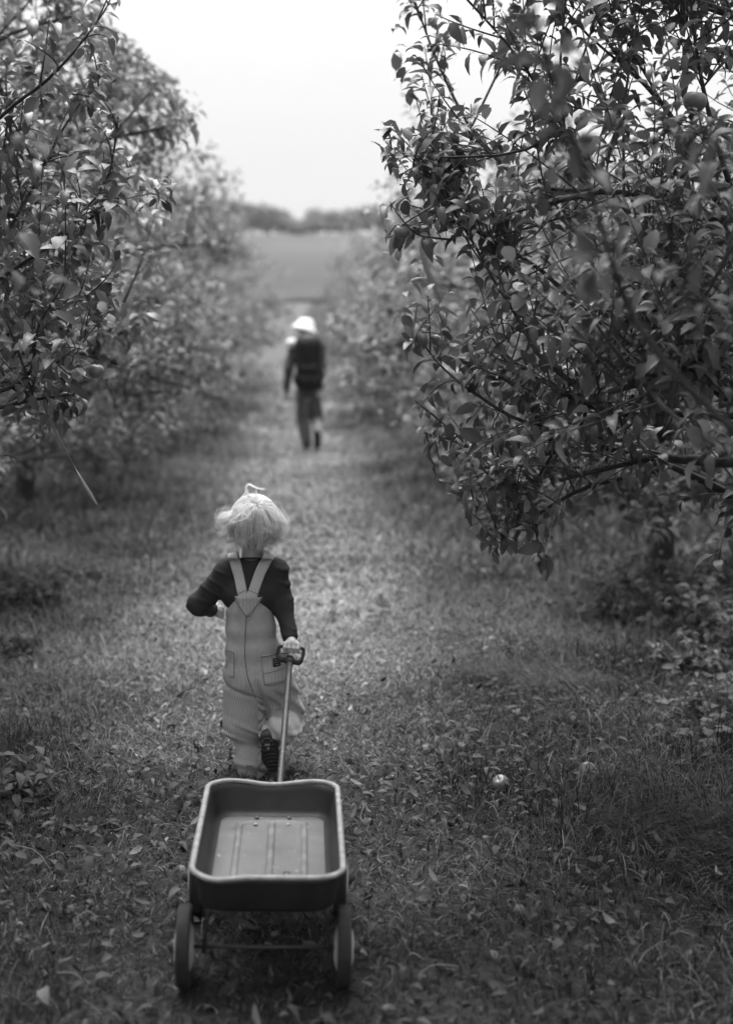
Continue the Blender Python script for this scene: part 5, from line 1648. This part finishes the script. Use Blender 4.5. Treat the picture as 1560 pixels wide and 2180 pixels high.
tag(blade_mesh('grass', 26000, 10.0, 24.0, 0.05, 0.11, 0.004, 0.8, 9, 1.2, clump=0.0, tone_add=-0.05, verge=0.85), 'taller blurred grass under the rows of trees', 'grass', kind='stuff')
# matted tufts of long fine dark grass
def tuft(px, py, rx, ry, n, lo, hi, comb, label, seed):
    r = np.random.default_rng(seed)
    c = G(px, py)
    x, y = c[0] + rx * 0.62 * r.normal(0, 1, n), c[1] + ry * 0.62 * r.normal(0, 1, n)
    k = fnoise(np.stack([x, y, 0 * x], -1), 7, seed) + r.normal(0, 0.3, n) > -0.15
    x, y = x[k], y[k]; n = len(x)
    az = comb + r.normal(0, 0.55, n) + 0.5 * fnoise(np.stack([x, y, 0 * x], -1), 5, seed)
    d = np.stack([np.cos(az), np.sin(az), 0 * az], 1); S = np.stack([-d[:, 1], d[:, 0], 0 * az], 1)
    h = r.uniform(lo, hi, n); lean = np.clip(r.normal(1.0, 0.22, n), 0.3, 1.4); w = r.uniform(0.0006, 0.0013, n)
    base = np.stack([x, y, hz(x, y) - 0.003], 1)
    V = []
    for t, ww in ((0, 1.0), (0.3, 0.95), (0.65, 0.7), (1.0, 0.1)):
        p = base + d * (h * t * (0.3 + 0.7 * t) * np.sin(lean))[:, None] + np.array((0, 0, 1.0)) * (h * np.sin(t * 2.1) * 0.55 * np.cos(lean * 0.8))[:, None]
        V.append(p - S * (w * ww)[:, None]); V.append(p + S * (w * ww)[:, None])
    b0 = (np.arange(n) * 8)[:, None, None]
    qd = (np.array([[0, 1, 3, 2], [2, 3, 5, 4], [4, 5, 7, 6]])[None] + b0).reshape(-1, 4)
    tone = np.clip(r.normal(0.2, 0.2, n), 0, 1.0)
    tag(link('grass_tuft', np_mesh('grass_tuft', np.stack(V, 1).reshape(-1, 3), [qd], {'tone': np.repeat(tone, 8)}), M['grass']), label, 'grass', 'dark matted grass tufts', 'stuff')
tuft(1210, 1462, 0.40, 0.22, 5200, 0.08, 0.20, 2.9, 'long dark matted grass lying left of the vine leaves', 61)
tuft(1480, 1790, 0.30, 0.26, 4200, 0.08, 0.18, 3.4, 'fine dark swirl of grass at the lower right edge', 63)
# fallen leaves
def litter_template(w, c, tw, lobes=0):
    tv, tt = leaf_template(w, c, 0.25, tw, 0.3)
    return tv, tt
LITTER = [litter_template(0.5, 0.5, 0.8), litter_template(0.42, -0.7, -0.7), litter_template(0.56, 0.8, 0.5), litter_template(0.36, 1.0, -1.1), litter_template(0.46, -0.45, 1.3)]
def litter_at(x, y, r, smin, smax, flat=0.35):
    n = len(x)
    az = r.uniform(0, 2 * math.pi, n)
    X = np.stack([np.cos(az), np.sin(az), r.normal(0.05, flat * 0.5, n)], 1)
    Z = np.stack([r.normal(0, flat, n), r.normal(0, flat, n), np.where(r.random(n) < 0.7, 1.0, -1.0)], 1)
    s = r.uniform(smin, smax, n)
    pos = np.stack([x, y, hz(x, y) + r.uniform(0.004, 0.03, n)], 1)
    return pos, X, Z, s
def litter_mesh(name, n, y0, y1, smin, smax, seed, label, power=1.0):
    x, y, r = spots(n, y0, y1, 0.4, seed, power)
    pos, X, Z, s = litter_at(x, y, r, smin, smax)
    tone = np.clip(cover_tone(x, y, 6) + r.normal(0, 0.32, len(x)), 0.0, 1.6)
    v, t, a = scatter(LITTER if y1 < 12 else LEAVES_FAR, pos, X, Z, s, tone, rng=r)
    return tag(link(name, np_mesh(name, v, [t], {'tone': a}), M['litter']), label, 'leaves', kind='stuff')
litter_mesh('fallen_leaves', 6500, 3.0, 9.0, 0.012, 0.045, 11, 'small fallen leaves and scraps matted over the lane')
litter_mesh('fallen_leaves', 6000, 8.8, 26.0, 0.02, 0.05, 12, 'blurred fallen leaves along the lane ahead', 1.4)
# the larger fallen leaves, each on its own
LM = []
for tv, tt in LITTER:
    me = np_mesh('leaf', tv, [tt], {'tone': np.full(len(tv), 0.32)})
    me.materials.append(M['litter'])
    LM.append(me)
def one_leaf(p, X, Z, s, k, parent, meshes=None):
    X = nrm(X); Yv = nrm(np.cross(Z, X)); Zv = np.cross(X, Yv)
    o = bpy.data.objects.new('leaf', (meshes or LM)[k])
    COL.objects.link(o)
    o.parent = parent
    m = Matrix.Identity(4)
    for c in range(3):
        m[c][0], m[c][1], m[c][2], m[c][3] = X[c] * s, Yv[c] * s, Zv[c] * s, p[c]
    o.matrix_local = m
    return o
x, y, r = spots(210, 3.15, 6.8, 0.0, 21, 0.8)
wl0 = np.array(wagon.location)
m_ = ~((np.abs(x - wl0[0]) < 0.24) & (np.abs(y - wl0[1]) < HL + 0.05))
x, y = x[m_], y[m_]
pos, X, Z, s = litter_at(x, y, r, 0.03, 0.06, 0.45)
for k in range(len(x)):
    one_leaf(pos[k] + (0, 0, 0.012), X[k], Z[k], s[k], int(r.integers(0, 5)), ground)
# low weeds with broad leaves
def weed(px, py, n, size, label, rise=0.5, seed=0, lobed=False, name='weed_plant', group='low weeds beside the lane', tilt=0.0):
    r = np.random.default_rng(seed)
    p = G(px, py)
    p[2] = hz(p[0], p[1])
    o = empty(name, p)
    tag(o, label, 'plant', group)
    for k in range(n):
        az = k * 2.4 + r.normal(0, 0.3)
        rr = r.uniform(0.15, 1.0) * size * 1.1
        hh = size * rise * r.uniform(0.4, 1.3)
        b_ = np.array((math.cos(az) * rr, math.sin(az) * rr, hh))
        mb = MB()
        tube(mb, smooth_path([(0, 0, 0), b_ * (0.4, 0.4, 0.8), b_], 5), 0.0013, 4, cap=False)
        mb.obj('stem', M['weed'], o)
        Xl = np.array((math.cos(az), math.sin(az), r.uniform(-0.3, 0.35)))
        Zl = np.array((r.normal(0, 0.3), r.normal(0, 0.3), 1.0))
        if lobed:
            me = LOBED
            one_leaf(b_, Xl, Zl, size * r.uniform(0.7, 1.15), 0, o, [me])
        else:
            one_leaf(b_, Xl, Zl, size * r.uniform(0.45, 0.95), int(r.integers(0, 5)), o, WM)
    return o
WM = []
for tv, tt in LEAVES:
    me = np_mesh('leaf', tv, [tt], {'tone': np.full(len(tv), 0.5)})
    me.materials.append(M['weed'])
    WM.append(me)
# a lobed leaf like a vine's
_ang = np.linspace(-2.75, 2.75, 23)
_rad = 0.55 * (0.62 + 0.38 * np.abs(np.cos(_ang * 1.25)) ** 1.2) * (1 + 0.10 * np.cos(_ang * 8.0)) * (1 - 0.08 * np.abs(_ang))
_lv = np.stack([0.40 + _rad * np.cos(_ang), _rad * np.sin(_ang), -0.10 * _rad ** 2 * 3 + 0.03 * np.cos(_ang * 5)], 1)
_lv = np.concatenate([[(0.22, 0, 0.03)], _lv, [(-0.12, 0.012, 0), (-0.12, -0.012, 0)]])
_lt = [(0, k, k + 1) for k in range(1, 23)] + [(0, 24, 25)]
LOBED = np_mesh('leaf', _lv, [np.array(_lt)], {'tone': np.full(len(_lv), 0.6)})
LOBED.materials.append(M['weed'])
weed(1510, 1590, 12, 0.075, 'lobed-leaf vine clump at the right edge around a fallen apple', 0.9, 1, True)
weed(1440, 1520, 9, 0.062, 'lobed-leaf vine clump just above the right-edge clump', 0.9, 2, True)
weed(1540, 1470, 9, 0.07, 'lobed-leaf vine clump nearest the right edge and highest of the three', 1.0, 3, True)
weed(1420, 1262, 14, 0.09, 'leafy weeds around the foot of the dark trunk at the right', 1.6, 17)
weed(1390, 1275, 10, 0.08, 'weeds just left of the dark right trunk', 1.2, 18)
weed(1460, 1270, 12, 0.08, 'weeds just right of the dark right trunk', 1.4, 19)
weed(1110, 1262, 7, 0.085, 'pale young shoots under the hanging branches of the big right tree', 1.0, 4)
weed(1210, 1840, 10, 0.062, 'spiky low weed in the grass right of the wagon', 0.4, 5)
weed(1150, 1700, 9, 0.055, 'small weed behind the fallen apple on the grass', 0.45, 6)
weed(1290, 1690, 9, 0.055, 'curled withered weed beside the second fallen apple', 0.6, 7)
weed(1200, 1980, 10, 0.05, 'low leafy weed at the lower right of the lane', 0.35, 8)
weed(980, 1910, 9, 0.045, 'low leafy weed close to the right of the wagon wheel', 0.35, 9)
weed(120, 1780, 12, 0.055, 'broad-leaved weed at the left edge beside the wagon', 0.5, 10)
weed(250, 1640, 10, 0.05, 'grassy weed left of the child on the lane side', 0.7, 11)
weed(60, 1560, 10, 0.055, 'leafy weed at the far left edge level with the child', 0.7, 12)
weed(180, 1960, 10, 0.055, 'flat weed at the lower left beside the rear wheel', 0.3, 13)
weed(330, 1800, 8, 0.045, 'small weed hugging the left side of the wagon', 0.4, 14)
weed(420, 1720, 8, 0.05, 'curly weed by the front left corner of the wagon', 0.6, 15)
weed(950, 1560, 9, 0.05, 'low weed on the lane right of the child', 0.6, 16)
# leafy undergrowth along the edges of the lane
def shrub(px, py, h, w, n, label, seed, group='leafy undergrowth beside the lane'):
    r = np.random.default_rng(seed)
    p = G(px, py); p[2] = hz(p[0], p[1])
    o = empty('shrub', p)
    tag(o, label, 'shrub', group)
    mb = MB(); pos, X, Z, S_ = [], [], [], []
    for k in range(n):
        az = r.uniform(0, 6.28); rr = w * math.sqrt(r.random()); hh = h * r.uniform(0.35, 1.05) * (1 - 0.4 * (rr / w) ** 2)
        e = np.array((rr * math.cos(az), rr * math.sin(az), hh))
        c = smooth_path([e * (0.5, 0.5, 0.0), e * (0.75, 0.75, 0.55), e], 6)
        tube(mb, c, np.linspace(0.002, 0.001, 6), 4, cap=False)
        for i_ in range(int(4 + hh * 26)):
            t = r.uniform(0.2, 1.0)
            q = c[min(5, int(t * 5))] + r.normal(0, 0.008, 3)
            a2 = r.uniform(0, 6.28)
            pos.append(q); X.append((math.cos(a2), math.sin(a2), r.normal(0.1, 0.35))); Z.append((r.normal(0, 0.4), r.normal(0, 0.4), 1)); S_.append(r.uniform(0.03, 0.075))
    mb.obj('stems', M['twig'], o)
    pos, X, Z, S_ = [np.array(q) for q in (pos, X, Z, S_)]
    v, t, a = scatter(LEAVES, pos, X, Z, S_, np.clip(r.normal(0.5, 0.2, len(pos)), 0, 1), rng=r)
    tag(link('foliage', np_mesh('foliage', v, [t], {'tone': a}), M['weed'], o), kind='stuff')
for k, (px, py, h, w, n, lab) in enumerate((
        (1290, 1320, 0.20, 0.24, 34, 'low leafy undergrowth below the hanging tip of the big right tree'), (1385, 1330, 0.30, 0.28, 46, 'leafy undergrowth in front of the dark right trunk'),
        (1480, 1350, 0.38, 0.30, 54, 'taller undergrowth right of the dark trunk'), (1560, 1400, 0.40, 0.30, 54, 'tall undergrowth cut by the right edge'), (1450, 1440, 0.22, 0.26, 36, 'low undergrowth above the lobed vine leaves'),
        (1550, 1530, 0.26, 0.22, 36, 'undergrowth at the right edge behind the fallen apple'), (1330, 1262, 0.26, 0.30, 40, 'undergrowth left of the dark right trunk, farther back'), (1520, 1265, 0.40, 0.40, 60, 'undergrowth right of the dark right trunk, farther back'),
        (40, 1290, 0.22, 0.30, 44, 'leafy undergrowth at the left edge, level with the child'), (-10, 1400, 0.20, 0.26, 34, 'leafy undergrowth cut by the left edge'), (150, 1230, 0.16, 0.26, 30, 'low undergrowth left of the child, farther back'),
        (20, 1110, 0.22, 0.4, 44, 'undergrowth under the near left tree'), (20, 1680, 0.15, 0.2, 26, 'low undergrowth at the left edge beside the wagon front'))):
    shrub(px, py, h, w, n, lab, 500 + k)
# ground cover of small round and pointed weed leaves
def weedcover(n, y0, y1, seed, label, smin, smax):
    x, y, r = spots(n, y0, y1, 0.4, seed, 1.0)
    p = np.stack([x, y, 0 * x], -1)
    off = x - lane(y)
    k = (fnoise(p, 1.8, seed) + 0.6 * np.clip(np.abs(off) - 0.5, -0.5, 1) + r.normal(0, 0.3, len(x))) > 0.1
    x, y = x[k], y[k]
    n = len(x)
    az = r.uniform(0, 6.28, n)
    X = np.stack([np.cos(az), np.sin(az), r.normal(0.15, 0.3, n)], 1)
    Z = np.stack([r.normal(0, 0.45, n), r.normal(0, 0.45, n), np.ones(n)], 1)
    s = r.uniform(smin, smax, n)
    pos = np.stack([x, y, hz(x, y) + r.uniform(0.01, 0.055, n)], 1)
    tone = np.clip(np.interp(y, [3.2, 5.0], [0.2, 0.5]) + 0.25 * fnoise(np.stack([x, y, 0 * x], -1), 2.0, seed) + r.normal(0, 0.2, n), 0, 1.2)  # near weeds toned down too, painted shade towards the camera
    v, t, a = scatter(LEAVES if y1 < 12 else LEAVES_FAR, pos, X, Z, s, tone, rng=r)
    tag(link('weeds', np_mesh('weeds', v, [t], {'tone': a}), M['weed']), label, 'weeds', kind='stuff')
weedcover(11000, 3.0, 9.0, 31, 'small leafy weeds spread over both sides of the near lane', 0.015, 0.05)
weedcover(11000, 8.8, 22.0, 32, 'blurred leafy weeds under the trees ahead', 0.04, 0.08)
# dry stalks
mb_n = 0
x, y, r = spots(60, 3.4, 7.5, -0.1, 41)
for k in range(len(x)):
    if abs(x[k] - wl0[0]) < 0.26 and abs(y[k] - wl0[1]) < HL + 0.1: continue
    az_ = r.uniform(0, 6.28); ln = r.uniform(0.06, 0.16)
    b_ = np.array((x[k], y[k], float(hz(x[k], y[k]))))
    d_ = np.array((math.cos(az_), math.sin(az_), 0))
    up_ = r.uniform(0.1, 0.9)
    mb = MB()
    tube(mb, smooth_path([(0, 0, 0), d_ * ln * 0.4 + (0, 0, ln * up_ * 0.7), d_ * ln + (0, 0, ln * up_ * 0.8)], 6), [0.0016, 0.0015, 0.0014, 0.0012, 0.001, 0.0006], 4, tone=0.9)
    o = mb.obj('stalk', M['grass'], ground)
    o.location = tuple(b_)

# ------------------------------------------------------------------ apples
def apple_mesh(r0):
    mb = MB()
    prof = []
    for a in np.linspace(0, math.pi, 15):
        rr = r0 * math.sin(a) * (1 + 0.06 * math.cos(a))
        zz = r0 * (0.92 * math.cos(a) - 0.22 * math.exp(-(a / 0.42) ** 2) + 0.16 * math.exp(-((math.pi - a) / 0.35) ** 2))
        prof.append((zz, max(rr, 0.0)))
    lathe(mb, prof, (0, 0, 0), (0, 0, 1), 22)
    return mb.mesh('skin')
def apple(loc, r0, label, tilt=(0.4, 0.3, 0), name='apple', group='apples'):
    o = empty(name, loc); o.rotation_euler = tilt
    tag(o, label, 'apple', group)
    link('skin', apple_mesh(r0), M['apple'], o)
    mb = MB()
    tube(mb, [(0, 0, r0 * 0.62), (0.002, 0, r0 * 0.95), (0.005, 0.001, r0 * 1.25)], [0.0014, 0.0012, 0.0018], 5)
    mb.obj('stem', M['twig'], o)
for px, py, r0, lab in ((1065, 1668, 0.030, 'pale fallen apple in the grass right of the wagon'), (1250, 1645, 0.028, 'dull fallen apple lying right of the pale one, beside withered leaves'), (1505, 1520, 0.030, 'fallen apple among the lobed leaves at the right edge'),
                        (1335, 1290, 0.03, 'fallen apple in shade under the big right tree')):
    p = G(px, py, r0 * 0.8)
    p[2] = hz(p[0], p[1]) + r0 * 0.78
    apple(p, r0, lab, (random.uniform(0.3, 1.0), random.uniform(-0.6, 0.6), 0))
apple(P(1478, 216, 4.7), 0.034, 'ripe apple hanging high in the big right tree', (0.1, 0.1, 0))
apple(P(855, 494, 4.98), 0.024, 'small dark apple at the tip of a branch over the lane', (0.3, 0.2, 0))
apple(P(205, 790, 5.1), 0.026, 'small apple low in the near left tree', (0.1, 0.1, 0))
# a dandelion head
p = G(1525, 1400); p[2] = hz(p[0], p[1])
o = empty('seed_head', p); tag(o, 'pale round seed head on a stalk near the right edge', 'flower')
mb = MB(); tube(mb, smooth_path([(0, 0, 0), (0.005, 0, 0.04), (0.0, 0, 0.075)], 5), 0.0014, 5); mb.obj('stalk', M['weed'], o)
r = np.random.default_rng(5)
mb = MB()
for k in range(70):
    d = nrm(r.normal(0, 1, 3)); tube(mb, [(0, 0, 0.08), np.array((0, 0, 0.08)) + d * 0.018], [0.0005, 0.0012], 3, cap=False)
tag(mb.obj('seeds', M['white'], o), kind='stuff')
# ------------------------------------------------------------------ marking tapes and a stake
def tape(path, w, label, twist=2.2):
    c = smooth_path([P(*q) for q in path], 26)
    T = nrm(np.gradient(c, axis=0))
    a = np.linspace(0, twist, 26) + 0.25 * np.sin(np.linspace(0, 9, 26))
    N1 = nrm(np.cross(T, (0, 1.0, 0))); N2 = np.cross(T, N1)
    S = np.cos(a)[:, None] * N1 + np.sin(a)[:, None] * N2
    wv = w * np.interp(np.linspace(0, 1, 26), [0, 0.1, 0.9, 1], [0.6, 1, 0.9, 0.3])[:, None]
    v = np.stack([c - S * wv, c + S * wv, c + S * wv + T * 0 + N2 * 0.0006, c - S * wv + N2 * 0.0006], 1).reshape(-1, 3)
    k = np.arange(25) * 4
    q = np.concatenate([np.stack([k + a_, k + b_, k + b_ + 4, k + a_ + 4], 1) for a_, b_ in ((0, 1), (1, 2), (2, 3), (3, 0))])
    o = link('marking_tape', np_mesh('marking_tape', v, [q]), M['tape'])
    tag(o, label, 'tape', 'tapes tied to branches')
tape([(92, 838, 5.2), (102, 880, 5.18), (125, 930, 5.15), (150, 975, 5.12), (180, 1030, 5.1), (207, 1074, 5.1)], 0.0085, 'pale marking tape trailing from the near left tree over the grass')
tape([(896, 520, 6.6), (906, 565, 6.6), (920, 600, 6.6), (938, 645, 6.6)], 0.013, 'soft pale tape hanging below the branch tip of the big right tree', 0.5)
mb = MB()
p = P(338, 884, 19.5); q_ = G(346, 940, -0.28)
tube(mb, [np.array((q_[0], 19.5, float(hz(q_[0], 19.5)) - 0.05)), p], [0.022, 0.018], 8)
tag(mb.obj('stake', M['cutwood'], smooth=True), 'thin pale wooden stake in the grass below the left row', 'stake')

# ------------------------------------------------------------------ thin autumn haze over the whole place
hm = bpy.data.materials.new('thin_haze')
hm.use_nodes = True
hm.node_tree.nodes.clear()
ho = hm.node_tree.nodes.new('ShaderNodeOutputMaterial')
hv = hm.node_tree.nodes.new('ShaderNodeVolumePrincipled')
hv.inputs['Color'].default_value = (0.95, 0.95, 0.95, 1)
hv.inputs['Density'].default_value = 0.0004
hm.node_tree.links.new(hv.outputs['Volume'], ho.inputs['Volume'])
x0, x1, y0, y1, z0, z1 = -910, 910, -410, 3010, -1.6, 22.0
hvv = np.array([(x, y, z) for z in (z0, z1) for x, y in ((x0, y0), (x1, y0), (x1, y1), (x0, y1))], float)
haze = link('haze', np_mesh('haze', hvv, [np.array([(0, 3, 2, 1), (4, 5, 6, 7), (0, 1, 5, 4), (1, 2, 6, 5), (2, 3, 7, 6), (3, 0, 4, 7)])], smooth=False), hm)
tag(haze, 'thin pale haze softening the far trees and field', 'haze', kind='stuff')
